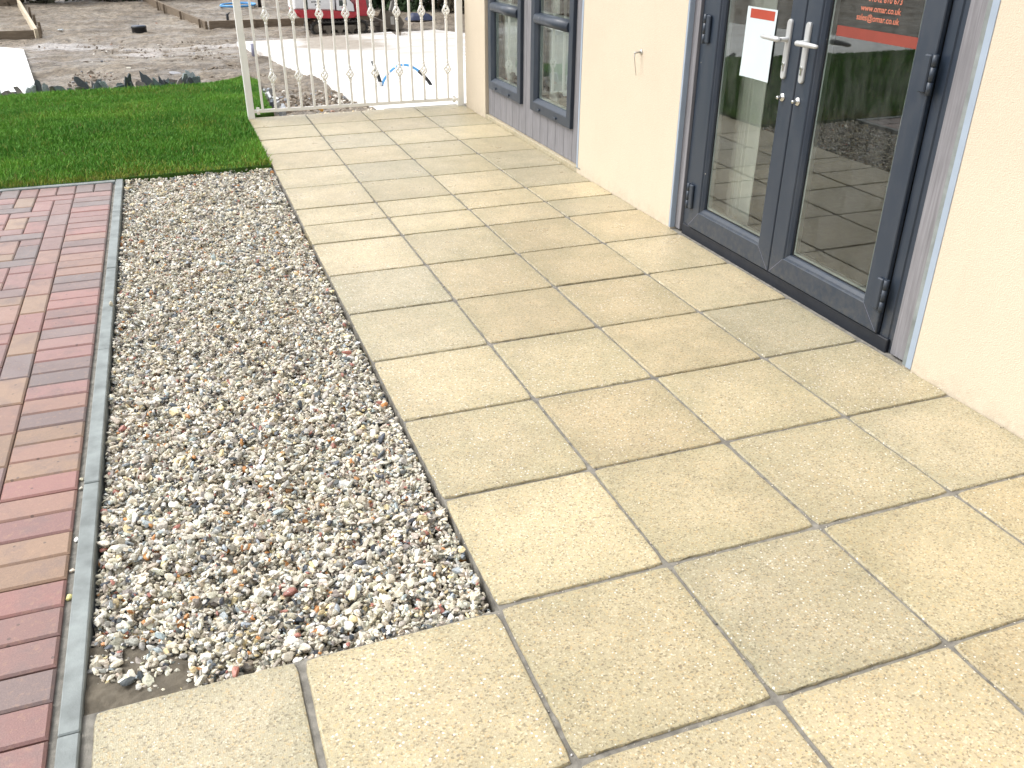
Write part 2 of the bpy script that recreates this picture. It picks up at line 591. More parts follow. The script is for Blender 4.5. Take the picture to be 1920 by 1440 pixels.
def mat_frame():
    m = NT('anthracite_upvc', 0.4, 0.5)
    co = m.coords()
    mp = m.n('ShaderNodeMapping'); mp.inputs['Scale'].default_value = (8.0, 8.0, 2.5)
    m.l(co, mp.inputs['Vector'])
    d = m.noise(mp.outputs[0], 1.6, 6, 0.7)
    c = m.mix(m.rng(d, 0.45, 0.75, 0, 0.30), (0.0195, 0.030, 0.048), (0.075, 0.080, 0.085))
    low = m.rng(m.sep(co)[2], 0.22, 0.03)
    c = m.mix(m.math('MULTIPLY', m.math('MULTIPLY', low, m.rng(m.noise(co, 34.0, 5, 0.7), 0.42, 0.66)), 0.35), c, (0.13, 0.115, 0.09))
    v = m.sep(m.voro(co, 60.0, 'Color')); dd = m.voro(co, 60.0, 'Distance')
    c = m.mix(m.math('MULTIPLY', m.math('GREATER_THAN', v[0], 0.985), m.math('LESS_THAN', dd, 0.16)), c, (0.35, 0.33, 0.28))
    m.base(c)
    m.rough(m.rng(d, 0.3, 0.7, 0.30, 0.52))
    m.bump(m.noise(co, 500.0, 2), 0.06, 0.001)
    return m.mat


def mat_grass():
    m = NT('grass_blades', 0.6, 0.18)
    a = m.n('ShaderNodeVertexColor', layer_name='Col')
    m.base(a.outputs['Color'])
    m.b.inputs['Subsurface Weight'].default_value = 0.0
    return m.mat


M = {
    'slab': mat_slab(), 'paver': mat_paver(), 'gravel': mat_attr('gravel_stone', 0.5, 0.5, 0.34, 240.0),
    'dirt': mat_dirt(), 'conc': mat_concrete_base(), 'render': mat_render(), 'glass': mat_glass(), 'grass': mat_grass(),
    'rubble': mat_attr('rubble', 0.8, 0.4, 0.2, 60.0),
    'joint': simple('grey_mortar_sand', (0.215, 0.203, 0.178), 0.9, 0.3, 0, 0.35, 40, 0.7, 300),
    'soil': simple('damp_sandy_soil', (0.125, 0.108, 0.082), 0.9, 0.3, 0, 0.3, 30, 0.8, 160),
    'turf': simple('turf_soil', (0.045, 0.095, 0.018), 0.95, 0.1, 0, 0.4, 25, 0.8, 120),
    'kerb': simple('weathered_concrete_edging', (0.215, 0.240, 0.236), 0.6, 0.5, 0, 0.28, 14, 0.3, 260),

    'anthracite': mat_frame(),
    'threshold': simple('shade_dark_threshold', (0.012, 0.015, 0.022), 0.5, 0.4),  # shadow under the door leaf is put into this near-black colour
    'gasket': simple('black_gasket', (0.008, 0.009, 0.011), 0.6, 0.4),
    'dgu': simple('glazing_spacer', (0.52, 0.55, 0.53), 0.4, 0.5),
    'clad': mat_grain('grey_fibre_cladding', (0.15, 0.147, 0.158), (0.255, 0.25, 0.268), 0.65, (110, 110, 4)),
    'bead': simple('white_corner_bead', (0.31, 0.37, 0.45), 0.5, 0.4, 0, 0.06),
    'steel': simple('satin_silver_lacquer', (0.46, 0.47, 0.47), 0.36, 0.8, 0.25, 0.05),
    'chrome': simple('worn_chrome', (0.60, 0.60, 0.58), 0.22, 0.5, 1.0, 0.05),
    'fence': simple('cream_white_powder_coat', (0.93, 0.915, 0.87), 0.35, 0.5, 0, 0.04),
    'paper': simple('white_paper', (0.53, 0.60, 0.62), 0.7, 0.2, 0, 0.02),
    'red_print': simple('red_print', (0.36, 0.055, 0.03), 0.6, 0.3, 0, 0.06),
    'orange_vinyl': simple('orange_vinyl', (0.215, 0.040, 0.026), 0.45, 0.4, 0, 0.12),
    'orange_text': simple('orange_lettering', (0.50, 0.175, 0.11), 0.5, 0.3, 0, 0.05),
    'net': simple('white_net', (0.82, 0.82, 0.80), 0.8, 0.2, 0, 0.03),
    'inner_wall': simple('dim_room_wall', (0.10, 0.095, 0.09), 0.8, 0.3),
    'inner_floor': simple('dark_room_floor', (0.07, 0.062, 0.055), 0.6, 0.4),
    'white_panel': simple('white_fluted_panel', (0.84, 0.81, 0.72), 0.5, 0.4, 0, 0.04),
    'roof': simple('grey_roof_felt', (0.10, 0.10, 0.11), 0.8, 0.3),
    'timber': mat_grain('rough_sawn_timber', (0.115, 0.085, 0.058), (0.23, 0.18, 0.125), 0.75, (4, 30, 40)),
    'timber_pale': mat_grain('pale_sawn_timber', (0.50, 0.42, 0.30), (0.66, 0.58, 0.44), 0.75, (30, 4, 40)),
    'slate': mat_attr('slate_stone', 0.5, 0.5, 0.25, 50.0),
    'black_plastic': simple('black_plastic', (0.012, 0.013, 0.015), 0.4, 0.5),
    'manhole_lid': simple('blue_black_lid', (0.06, 0.075, 0.11), 0.4, 0.5),
    'blue_pipe': simple('blue_water_pipe', (0.10, 0.36, 0.72), 0.4, 0.5),
    'lilac_pipe': simple('grey_duct', (0.24, 0.24, 0.33), 0.5, 0.5),
    'tarp': simple('dark_blue_tarpaulin', (0.022, 0.032, 0.075), 0.5, 0.5),
    'dig_red': simple('digger_red', (0.42, 0.022, 0.035), 0.4, 0.5, 0, 0.15),
    'dig_white': simple('digger_white', (0.74, 0.74, 0.74), 0.4, 0.5, 0, 0.05),
    'dig_grey': simple('digger_grey', (0.22, 0.21, 0.19), 0.6, 0.4, 0, 0.2),
    'rubber': simple('muddy_track_rubber', (0.045, 0.042, 0.038), 0.85, 0.3, 0, 0.5, 12),
    'mud_steel': simple('muddy_steel', (0.17, 0.145, 0.115), 0.75, 0.3, 0, 0.35, 10),
    'worn_steel': simple('worn_bare_steel', (0.45, 0.44, 0.41), 0.4, 0.5, 0.6, 0.2, 12),
    'dark_glass': simple('dark_cab_glass', (0.02, 0.035, 0.03), 0.08, 0.5, 0, 0.1),
    'twig': simple('brown_twig', (0.085, 0.06, 0.04), 0.9, 0.2, 0, 0.3),
    'leaf': mat_attr('hedge_leaf', 0.6, 0.3, 0.1, 20.0),
}

# ------------------------------------------------------------------ levels
WX = 1.7754           # outer face of the render
PY1 = 5.90            # far end of the paving
def gz(y):            # building plot falls away beyond the fence, then runs level
    y = np.asarray(y, float)
    return -0.05 - 0.05 * np.clip(y - 6.0, 0, 10.5)
def lz(y):
    return gz(y) + 0.012

# ------------------------------------------------------------------ ground sheet (bare earth)
def build_ground():
    xs = np.unique(np.concatenate([[-400, -150, -60, -25, -12], np.arange(-8, -4, 0.5), np.arange(-4, 6.6, 0.042), np.arange(6.6, 11, 0.5), [13, 25, 60, 150, 400]]))
    ys = np.unique(np.concatenate([[-400, -150, -60, -25, -12, -8, -6, -4, -2, 0, 2], np.arange(4, 5.6, 0.2), np.arange(5.6, 12, 0.042), np.arange(12, 28, 0.075), np.arange(28, 40, 1.0), [50, 70, 120, 250, 500, 900]]))
    X, Y = np.meshgrid(xs, ys)
    Z = gz(Y)
    rough = 0.028 * vnoise(X, Y, 1.3, 1) + 0.016 * vnoise(X, Y, 3.7, 2) + 0.020 * np.abs(vnoise(X, Y, 7.0, 3)) + 0.012 * vnoise(X, Y, 13, 4) + 0.012 * np.clip(vnoise(X, Y, 11.0, 14), 0.2, 1)
    ruts = 0.03 * vnoise(X * 0.25, Y, 2.2, 9) * np.clip((Y - 10.5) / 2, 0, 1) * np.clip((19 - Y) / 2, 0, 1)
    clods = 0.05 * np.clip(vnoise(X, Y, 5.5, 7), 0.15, 1) * np.clip((10.5 - Y) / 1.5, 0, 1) * np.clip((Y - 6.6) / 1.0, 0, 1)
    damp = np.clip((Y - 5.9) / 0.5, 0, 1)
    Z = Z + (rough + ruts + clods - 0.02) * damp
    # under lawn, paving, gravel and house the earth sits lower, out of the way
    low = ((X < 0.0) & (Y < 8.1)) | (Y < 5.75) | ((X > 1.9) & (Y < 5.7))
    Z = np.where(low, np.minimum(Z, gz(Y) - 0.12), Z)
    base = ((X > 1.0) & (Y < 11.5) & (Y > 6.0))
    Z = np.where(base, np.minimum(Z, gz(Y) + 0.03), Z)
    nx, ny = len(xs), len(ys)
    V = np.stack([X, Y, Z], -1).reshape(-1, 3)
    i = np.arange(ny - 1)[:, None] * nx + np.arange(nx - 1)[None, :]
    F = np.stack([i, i + 1, i + 1 + nx, i + nx], -1).reshape(-1, 4)
    o = bpy.data.objects.new('ground', np_mesh('ground', V, F, M['dirt'], True))
    link(o)
    tag(o, 'bare muddy brown earth of the building plot beyond the lawn and railing', 'ground', kind='structure')
build_ground()

# ------------------------------------------------------------------ concrete bases
def concrete_base(name, poly, label):
    mb = MB()
    P = [(x, y, float(gz(y))) for x, y in poly]
    mb.prism(P, -0.25, 0.052)
    o = mb.obj(name, M['conc'])
    return tag(o, label, 'concrete base', 'poured concrete bases', 'structure')
concrete_base('concrete_base', [(1.10, 5.93), (6.5, 5.93), (6.5, 9.6), (4.9, 11.9), (4.30, 15.7), (3.56, 15.35), (3.53, 14.5), (3.25, 14.4), (3.42, 15.55), (2.83, 15.28),
                                (1.62, 14.65), (0.58, 14.45), (0.93, 9.5)],
              'large white concrete base with muddy far edge behind the cream railing')
concrete_base('concrete_base', [(-5.5, 7.9), (-1.66, 7.75), (-2.60, 14.75), (-3.05, 15.4), (-6.5, 15.6)],
              'white concrete base beyond the lawn at the left edge')

# ------------------------------------------------------------------ patio slabs
def build_patio():
    patio = empty('patio', 'path of square buff exposed aggregate paving slabs along the house wall', 'paving', kind='structure')
    bed = MB()
    bed.box(0.004, WX + 0.10, -2.6, PY1 - 0.004, -0.32, -0.0068)
    bed.box(-0.8825, 0.004, -2.6, -0.006, -0.32, -0.0068)
    bed.obj('bedding', M['joint'], patio)
    cache = {}
    def slab_mesh(w, d, variant):
        key = (round(w, 3), round(d, 3), variant)
        if key in cache: return cache[key]
        r = random.Random(hash(key))
        n = 14
        def loop(inset, z, jit):
            pts = []
            hw, hd = w / 2 - inset, d / 2 - inset
            cr = 0.004
            for (ax, ay, bx, by) in ((-hw, -hd, hw, -hd), (hw, -hd, hw, hd), (hw, hd, -hw, hd), (-hw, hd, -hw, -hd)):
                for k in range(n):
                    t = k / n
                    x = ax + (bx - ax) * t; y = ay + (by - ay) * t
                    j = r.uniform(0, jit)
                    if k == 0: j += cr
                    if jit > 0.0011 and r.random() < 0.05: j += r.uniform(0.001, 0.0035)
                    L = math.hypot(x, y)
                    # pull towards the middle of the slab
                    if abs(abs(x) - hw) < 1e-6: x -= math.copysign(j, x)
                    if abs(abs(y) - hd) < 1e-6: y -= math.copysign(j, y)
                    pts.append((x, y, z))
            return pts
        mb = MB()
        N = 4 * n
        a = mb.add(loop(0.000, -0.036, 0.0))
        b = mb.add(loop(0.000, -0.0045, 0.0012))
        c = mb.add(loop(0.0022, -0.0006, 0.0014))
        d_ = mb.add(loop(0.0065, 0.0, 0.001))
        for p, q in ((a, b), (b, c), (c, d_)):
            for k in range(N):
                mb.face((p + k, p + (k + 1) % N, q + (k + 1) % N, q + k))
        mb.face([d_ + k for k in range(N)])
        cache[key] = mb.mesh('slab', M['slab'])
        return cache[key]
    rows = [-2.25, -1.80, -1.35, -0.90, -0.45, 0.0, 0.45, 0.90, 1.35, 1.80, 2.25, 2.70, 3.007, 3.307, 3.745, 4.198, 4.635, 5.08, 5.506, PY1 + 0.009]
    cols = [0.0, 0.45, 0.90, 1.35, WX + 0.004]
    tones = [(0.585, 0.500, 0.340), (0.525, 0.455, 0.305), (0.510, 0.448, 0.308), (0.600, 0.515, 0.345), (0.495, 0.440, 0.312), (0.535, 0.452, 0.300)]
    special = {(0, -1): 1, (1, -1): 4, (-1, -1): 3, (-2, -1): 4, (0, 0): 3, (1, 0): 1, (2, 0): 2, (3, 0): 4, (0, 1): 1, (1, 1): 5, (2, 1): 1, (3, 1): 2, (3, 2): 4, (2, 2): 5,
               (2, 3): 5, (3, 3): 0, (3, 4): 0, (2, 4): 5, (3, 5): 5, (2, 5): 5, (3, 6): 4, (3, 7): 3, (2, 7): 3, (0, 6): 3, (0, 7): 3, (1, 6): 3, (1, 7): 3, (0, 5): 0, (3, 8): 4, (3, 9): 4}
    g = 0.0048
    def put(x0, x1, y0, y1, key):
        o = bpy.data.objects.new('slab', slab_mesh(x1 - x0 - 2 * g, y1 - y0 - 2 * g, random.randrange(6)))
        o.location = ((x0 + x1) / 2 + random.uniform(-.0017, .0017), (y0 + y1) / 2 + random.uniform(-.0017, .0017), random.uniform(-0.0012, 0.0008))
        o.rotation_euler = (random.uniform(-.0018, .0018), random.uniform(-.0018, .0018), random.uniform(-.0022, .0022) + (0))
        t = tones[special.get(key, random.randrange(len(tones)))]
        k = random.uniform(0.88, 0.98)
        o.color = (t[0] * k, t[1] * k, t[2] * k, 1)
        link(o, patio)
    for j in range(len(rows) - 1):
        for i in range(4):
            put(cols[i], cols[i + 1], rows[j], rows[j + 1], (i, j - 5))
        if rows[j + 1] <= 0.001:
            put(-0.45, 0.0, rows[j] - 0.004, rows[j + 1] - 0.006, (-1, j - 5))
            put(-0.866, -0.455, rows[j] - 0.004, rows[j + 1] - 0.004, (-2, j - 5))
    return patio
build_patio()

def build_grit():
    r = np.random.default_rng(17)
    rows = np.array([-0.45, 0.0, 0.45, 0.90, 1.35, 1.80, 2.25, 2.70, 3.007, 3.307, 3.745, 4.198, 4.635])
    cols_ = np.array([0.0, 0.45, 0.90, 1.35])
    n = 1500
    x = r.uniform(0.01, WX - 0.01, n); y = r.uniform(-0.6, 5.0, n)
    z = np.full(n, 0.0005)
    k = r.uniform(0, 1, n)
    a = k < 0.42; y[a] = rows[r.integers(0, len(rows), a.sum())] + r.normal(0, 0.0022, a.sum()); z[a] = -0.0066
    b = (k >= 0.42) & (k < 0.62); x[b] = cols_[r.integers(0, 4, b.sum())] + r.normal(0, 0.0022, b.sum()); z[b] = -0.0066
    c = (k >= 0.62) & (k < 0.78); x[c] = WX - 0.004 - np.abs(r.normal(0, 0.012, c.sum()))
    d = (k >= 0.78) & (k < 0.86); x[d] = 0.006 + np.abs(r.normal(0, 0.03, d.sum()))
    door = (y > 0.76) & (y < 2.31) & (x > WX - 0.03)
    keep = ~door
    x, y, z = x[keep], y[keep], z[keep]; n = len(x)
    s = np.clip(np.exp(r.normal(math.log(0.0016), 0.45, n)), 0.0007, 0.0050)
    s = np.where(z < -0.005, np.minimum(s, 0.0032), np.minimum(s, 0.0026))
    pos = np.stack([x, y, z + s * 0.5], -1)
    o = bpy.data.objects.new('grit', stones_mesh('grit', pos, s[:, None] * np.array([[1.3, 1.0, 0.7]]), gravel_colors(n, r) * 0.85, M['gravel'], 0, 33, 0.4))
    link(o)
    tag(o, 'loose grit and tiny stones caught in the joints of the paving slabs', 'grit', kind='stuff')

# ------------------------------------------------------------------ concrete edging round the block paving
KX0, KX1 = -0.924, -0.883
KY1 = 4.272
def build_edging():
    root = empty('edging_kerb', 'grey concrete edging strip between the block paving and the gravel', 'kerb', kind='structure')
    ys = [-2.0, -0.97, -0.055, 0.86, 1.774, 2.670, 3.58, KY1]
    for a, b in zip(ys, ys[1:]):
        mb = MB()
        mb.box(KX0, KX1, a + 0.0015, b - 0.0015, -0.22, 0.006 + random.uniform(-.0015, .0015), 0.003)
        o = mb.obj('edging_stone', M['kerb'], root)
        o.rotation_euler.z = 0
    xs = [KX0 - 0.002, -1.83, -2.74, -3.65, -4.56, -5.47]
    for a, b in zip(xs, xs[1:]):
        mb = MB()
        mb.box(b + 0.0015, a - 0.0015, 4.232, KY1, -0.22, 0.005, 0.003)
        mb.obj('edging_stone', M['kerb'], root)
build_edging()

# ------------------------------------------------------------------ block paving
def build_block_paving():
    root = empty('block_paving', 'brindled red and grey block paving of the drive', 'block paving', kind='structure')
    mb = MB()
    mb.box(-6.0, KX0 - 0.0005, -2.6, 4.2318, -0.3, -0.013)
    mb.obj('bedding_sand', M['joint'], root)
    reds = [(0.36, 0.165, 0.145), (0.34, 0.17, 0.155), (0.30, 0.165, 0.148), (0.235, 0.165, 0.155), (0.205, 0.155, 0.15), (0.35, 0.22, 0.14), (0.36, 0.20, 0.15), (0.33, 0.175, 0.155), (0.25, 0.162, 0.15)]
    cache = {}
    def bm(w, d):
        k = (round(w, 3), round(d, 3))
        if k not in cache:
            b = MB()
            hw, hd = w / 2, d / 2
            c = 0.0055
            A = b.add([(-hw, -hd, -0.05), (hw, -hd, -0.05), (hw, hd, -0.05), (-hw, hd, -0.05)])
            B = b.add([(-hw, -hd, -0.0048), (hw, -hd, -0.0048), (hw, hd, -0.0048), (-hw, hd, -0.0048)])
            Cc = b.add([(-hw + c, -hd + c, 0), (hw - c, -hd + c, 0), (hw - c, hd - c, 0), (-hw + c, hd - c, 0)])
            for p, q in ((A, B), (B, Cc)):
                for i in range(4):
                    b.face((p + i, p + (i + 1) % 4, q + (i + 1) % 4, q + i))
            b.face([Cc + i for i in range(4)])
            cache[k] = b.mesh('paver', M['paver'])
        return cache[k]
    rest = []
    def brick(x0, x1, y0, y1):
        gap = 0.0020
        w, d = x1 - x0 - 2 * gap, y1 - y0 - 2 * gap
        if w < 0.012 or d < 0.012: return
        if x0 < -2.25 or y1 < -0.35:
            rest.append((x0 + gap, x1 - gap, y0 + gap, y1 - gap)); return
        o = bpy.data.objects.new('paver', bm(w, d))
        o.location = ((x0 + x1) / 2, (y0 + y1) / 2, random.uniform(-0.0015, 0.0015))
        o.rotation_euler = (random.uniform(-.004, .004), random.uniform(-.004, .004), random.uniform(-.004, .004))
        t = random.choice(reds); k = random.uniform(0.74, 0.92)
        t = tuple(a * 0.80 + b * 0.20 for a, b in zip(t, (0.255, 0.195, 0.165)))
        o.color = (t[0] * k, t[1] * k, t[2] * k, 1)
        link(o, root)
    P = 0.0994
    xb = -0.9405              # gap of sand to the edging
    y_top = 4.228
    far = 4.052               # soldier course ends here; a cut far course closes it
    k0 = 0.052
    n = int(round((far - k0) / P))
    pitch = (far - k0) / n
    jmin = -int((2.3 + k0) / pitch)
    for k in range(jmin, n):
        brick(xb - 0.198, xb, k0 + k * pitch, k0 + (k + 1) * pitch)
    for k in range(jmin // 2 * 2, n, 2):
        y0 = k0 + (k - 0.12) * pitch
        if y0 + 1.9 * pitch < far - 0.2:
            brick(xb - 0.198 - 0.0985, xb - 0.198, y0, y0 + 2 * pitch)
            last = y0 + 2 * pitch
    x = xb
    while x > -6:
        brick(x - 0.099, x, far, y_top)
        x -= 0.099
    # 90 degree herringbone
    xh = xb - 0.198 - 0.0985
    hb = 0.0992
    y_base = last - 46 * hb
    def cell(i, j):
        return xh - (i + 1) * hb, xh - i * hb, y_base + j * hb, y_base + (j + 1) * hb
    imax = int((6 + xh) / hb)
    jhi = int((far - y_base) / hb) + 2
    for j in range(-18, jhi):
        for i in range(-2, imax):
            m4 = (i - j) % 4
            if m4 == 0:
                x0, _, y0, y1 = cell(i + 1, j); _, x1, _, _ = cell(i, j)
            elif m4 == 3:
                x0, x1, y0, _ = cell(i, j); y1 = y0 + 2 * hb
            else:
                continue
            lim = xh if y0 < last - 1e-4 else xb - 0.198
            if lim > xh and 0: pass
            if i == -1 and y0 < last - 1e-4 and y1 > last + 1e-4:
                y0 = last; lim = xb - 0.198
            x1 = min(x1, lim); y1 = min(y1, far)
            if x1 - x0 < 0.02 or y1 - y0 < 0.02: continue
            brick(x0, x1, y0, y1)
    # above the end of the stretcher column
    b = MB()
    cols = []
    for x0, x1, y0, y1 in rest:
        s = len(b.v)
        c = 0.005
        A = b.add([(x0, y0, -0.03), (x1, y0, -0.03), (x1, y1, -0.03), (x0, y1, -0.03)])
        Cc = b.add([(x0 + c, y0 + c, 0), (x1 - c, y0 + c, 0), (x1 - c, y1 - c, 0), (x0 + c, y1 - c, 0)])
        for i in range(4):
            b.face((A + i, A + (i + 1) % 4, Cc + (i + 1) % 4, Cc + i))
        b.face([Cc + i for i in range(4)])
        t = random.choice(reds)
        cols += [t] * 8
    if b.v:
        me = b.mesh('paver_field', mat_attr('paver_field', 0.58, 0.5, 0.18, 60.0))
        a = me.color_attributes.new('Col', 'FLOAT_COLOR', 'POINT')
        cc = np.ones((len(cols), 4), np.float32); cc[:, :3] = np.array(cols)
        a.data.foreach_set('color', cc.ravel())
        o = bpy.data.objects.new('paver_field', me); link(o, root); o['kind'] = 'stuff'
build_block_paving()

# ------------------------------------------------------------------ gravel
def ico(sub):
    t = (1 + 5 ** 0.5) / 2
    v = np.array([(-1, t, 0), (1, t, 0), (-1, -t, 0), (1, -t, 0), (0, -1, t), (0, 1, t), (0, -1, -t), (0, 1, -t), (t, 0, -1), (t, 0, 1), (-t, 0, -1), (-t, 0, 1)], float)
    v /= np.linalg.norm(v[0])
    f = [(0, 11, 5), (0, 5, 1), (0, 1, 7), (0, 7, 10), (0, 10, 11), (1, 5, 9), (5, 11, 4), (11, 10, 2), (10, 7, 6), (7, 1, 8), (3, 9, 4), (3, 4, 2), (3, 2, 6), (3, 6, 8), (3, 8, 9), (4, 9, 5), (2, 4, 11), (6, 2, 10), (8, 6, 7), (9, 8, 1)]
    v = list(map(tuple, v))
    for _ in range(sub):
        mid = {}; nf = []
        def mp(a, b):
            k = (min(a, b), max(a, b))
            if k not in mid:
                p = np.array(v[a]) + np.array(v[b]); p /= np.linalg.norm(p)
                v.append(tuple(p)); mid[k] = len(v) - 1
            return mid[k]
        for a, b, c in f:
            x, y, z = mp(a, b), mp(b, c), mp(c, a)
            nf += [(a, x, z), (b, y, x), (c, z, y), (x, y, z)]
        f = nf
    return np.array(v), np.array(f)


def stone_templates(sub, count, seed):
    r = np.random.default_rng(seed)
    v0, f = ico(sub)
    out = []
    for _ in range(count):
        v = v0.copy()
        for _c in range(11):                      # knock flat facets off
            d = r.normal(size=3); d /= np.linalg.norm(d)
            lim = r.uniform(0.42, 0.85)
            p = v @ d
            over = p > lim
            v[over] -= np.outer(p[over] - lim, d)
        v *= 1 + r.normal(0, 0.035, (len(v), 1))
        out.append(v)
    return np.array(out), f


def rotmats(n, r, flat=0.5):
    """random rotations, mostly lying flat"""
    a = r.uniform(0, 2 * np.pi, n); b = r.normal(0, flat, n); c = r.normal(0, flat, n)
    ca, sa, cb, sb, cc, sc = np.cos(a), np.sin(a), np.cos(b), np.sin(b), np.cos(c), np.sin(c)
    z = np.zeros(n); o = np.ones(n)
    Rz = np.stack([ca, -sa, z, sa, ca, z, z, z, o], -1).reshape(n, 3, 3)
    Rx = np.stack([o, z, z, z, cb, -sb, z, sb, cb], -1).reshape(n, 3, 3)
    Ry = np.stack([cc, z, sc, z, o, z, -sc, z, cc], -1).reshape(n, 3, 3)
    return Rz @ Rx @ Ry


def stones_mesh(name, pos, size, color, mat, sub, seed, flat=0.5, smooth=False):
    r = np.random.default_rng(seed)
    T, f = stone_templates(sub, 24, seed)
    n = len(pos)
    v = T[r.integers(0, len(T), n)]
    v = v * size[:, None, :]
    v = np.einsum('nij,nkj->nki', rotmats(n, r, flat), v) + pos[:, None, :]
    k = T.shape[1]
    F = (f[None] + (np.arange(n) * k)[:, None, None]).reshape(-1, 3)
    C = np.repeat(color, k, axis=0)
    return np_mesh(name, v.reshape(-1, 3), F, mat, smooth, C)


def gravel_colors(n, r):
    pal = np.array([(0.64, 0.575, 0.465), (0.76, 0.71, 0.61), (0.55, 0.50, 0.42), (0.43, 0.395, 0.34), (0.37, 0.36, 0.335), (0.46, 0.40, 0.33), (0.23, 0.20, 0.18), (0.065, 0.075, 0.095), (0.10, 0.11, 0.115), (0.36, 0.155, 0.125), (0.50, 0.23, 0.085), (0.66, 0.54, 0.32), (0.78, 0.76, 0.73), (0.33, 0.37, 0.40)])
    w = np.array([20, 15, 16, 11, 7, 7, 5, 2.8, 2.8, 1.5, 1.6, 3, 8, 4])
    c = pal[r.choice(len(pal), n, p=w / w.sum())]
    return np.clip(c * 1.04 * r.normal(1, 0.14, (n, 1)) * r.normal(1, 0.02, (n, 3)) * np.array([0.985, 1.0, 0.97]), 0.02, 0.86)


def build_gravel():
    gb = MB()
    gb.box(KX1 + 0.001, 0.0035, -0.006, 4.48, -0.3, -0.058)
    o = gb.obj('gravel_bed', M['soil'])
    tag(o, 'damp sandy soil showing under the gravel at the near corner by the edging', 'soil', kind='structure')
    x0, x1, y0, y1 = KX1 + 0.004, -0.004, -0.004, 4.40
    res = 0.004
    nx, ny = int((x1 - x0) / res) + 1, int((y1 - y0) / res) + 1
    H = np.full((ny, nx), -0.058)
    # a bare wedge of soil banked up in the near corner
    gx = x0 + np.arange(nx) * res; gy = y0 + np.arange(ny) * res
    GX, GY = np.meshgrid(gx, gy)
    r = np.random.default_rng(5)
    N = 125000
    px = r.uniform(x0, x1, N); py = y0 + (y1 - y0) * r.uniform(0, 1, N)
    s = np.clip(np.exp(r.normal(math.log(0.0054), 0.40, N)), 0.0027, 0.0150)
    ord_ = np.argsort(r.uniform(0, 1, N) - s * 22)        # big ones mostly first
    px, py, s = px[ord_], py[ord_], s[ord_]
    keep_pos, keep_size = [], []
    asp = np.stack([r.uniform(1.15, 1.95, N), r.uniform(0.8, 1.15, N), r.uniform(0.5, 0.85, N)], -1)
    for i in range(N):
        x, y, rad = px[i], py[i], s[i]
        # near corner stays bare
        bare = 0.100 - 0.62 * (x - x0) - y * 1.0
        if bare > 0 and r.random() < 0.985: continue
        rr = rad * 0.8
        x = min(max(x, x0 + rad * 0.9), x1 - rad * 0.8); y = max(y, y0 + rad * 0.9)
        ix, iy = int((x - x0) / res), int((y - y0) / res)
        k = max(1, int(rr / res))
        a, b, c, d = max(0, iy - k), min(ny, iy + k + 1), max(0, ix - k), min(nx, ix + k + 1)
        win = H[a:b, c:d]
        h = win.mean() * 0.75 + win.max() * 0.25
        lim = -0.0105 + 0.008 * math.sin(x * 9 + y * 3.1) * math.sin(y * 5.3)
        if h > lim: continue
        hz = rad * asp[i, 2]
        keep_pos.append((x, y, h + hz * 0.72)); keep_size.append((rad * asp[i, 0], rad * asp[i, 1], hz))
        np.maximum(win, h + hz * 1.35, out=win)
    pos = np.array(keep_pos); size = np.array(keep_size)
    colr = gravel_colors(len(pos), r)
    near = pos[:, 1] < 1.5
    mA = stones_mesh('gravel', pos[near], size[near], colr[near], M['gravel'], 1, 3, 0.55)
    mB = stones_mesh('gravel', pos[~near], size[~near], colr[~near], M['gravel'], 0, 4, 0.55)
    # one gravel bed: join the two halves
    va = np.empty(len(mA.vertices) * 3, np.float32); mA.vertices.foreach_get('co', va)
    vb = np.empty(len(mB.vertices) * 3, np.float32); mB.vertices.foreach_get('co', vb)
    fa = np.empty(len(mA.loops), np.int32); mA.loops.foreach_get('vertex_index', fa)
    fb = np.empty(len(mB.loops), np.int32); mB.loops.foreach_get('vertex_index', fb)
    ca = np.empty(len(mA.vertices) * 4, np.float32); mA.color_attributes['Col'].data.foreach_get('color', ca)
    cb = np.empty(len(mB.vertices) * 4, np.float32); mB.color_attributes['Col'].data.foreach_get('color', cb)
    V = np.concatenate([va, vb]).reshape(-1, 3)
    F = np.concatenate([fa, fb + len(mA.vertices)]).reshape(-1, 3)
    Cc = np.concatenate([ca, cb]).reshape(-1, 4)[:, :3]
    bpy.data.meshes.remove(mA); bpy.data.meshes.remove(mB)
    o = bpy.data.objects.new('gravel', np_mesh('gravel', V, F, M['gravel'], False, Cc))
    link(o)
    tag(o, 'bed of mixed cream, grey and dark gravel between the slabs and the edging', 'gravel', kind='stuff')
    print('gravel stones', len(pos), 'tris', len(F))
    # soil banked in the near corner
    xs = np.linspace(KX1 + 0.001, -0.60, 70); ys = np.linspace(-0.0055, 0.2, 50)
    X, Y = np.meshgrid(xs, ys)
    Z = -0.012 - 0.07 * np.clip((X - xs[0]) * 0.75 + (Y - ys[0]) * 1.15 - 0.10, 0, 1) - 0.25 * np.clip(X - xs[0] - 0.20, 0, 1) + 0.0022 * vnoise(X, Y, 95, 3) + 0.005 * vnoise(X, Y, 24, 4)
    nx = len(xs)
    i = np.arange(len(ys) - 1)[:, None] * nx + np.arange(nx - 1)[None, :]
    Fq = np.stack([i, i + 1, i + 1 + nx, i + nx], -1).reshape(-1, 4)
    o = bpy.data.objects.new('soil_patch', np_mesh('soil_patch', np.stack([X, Y, Z], -1).reshape(-1, 3), Fq, M['soil'], True))
    link(o)
    tag(o, 'bare brown soil wedge in the near corner of the gravel', 'soil', kind='structure')
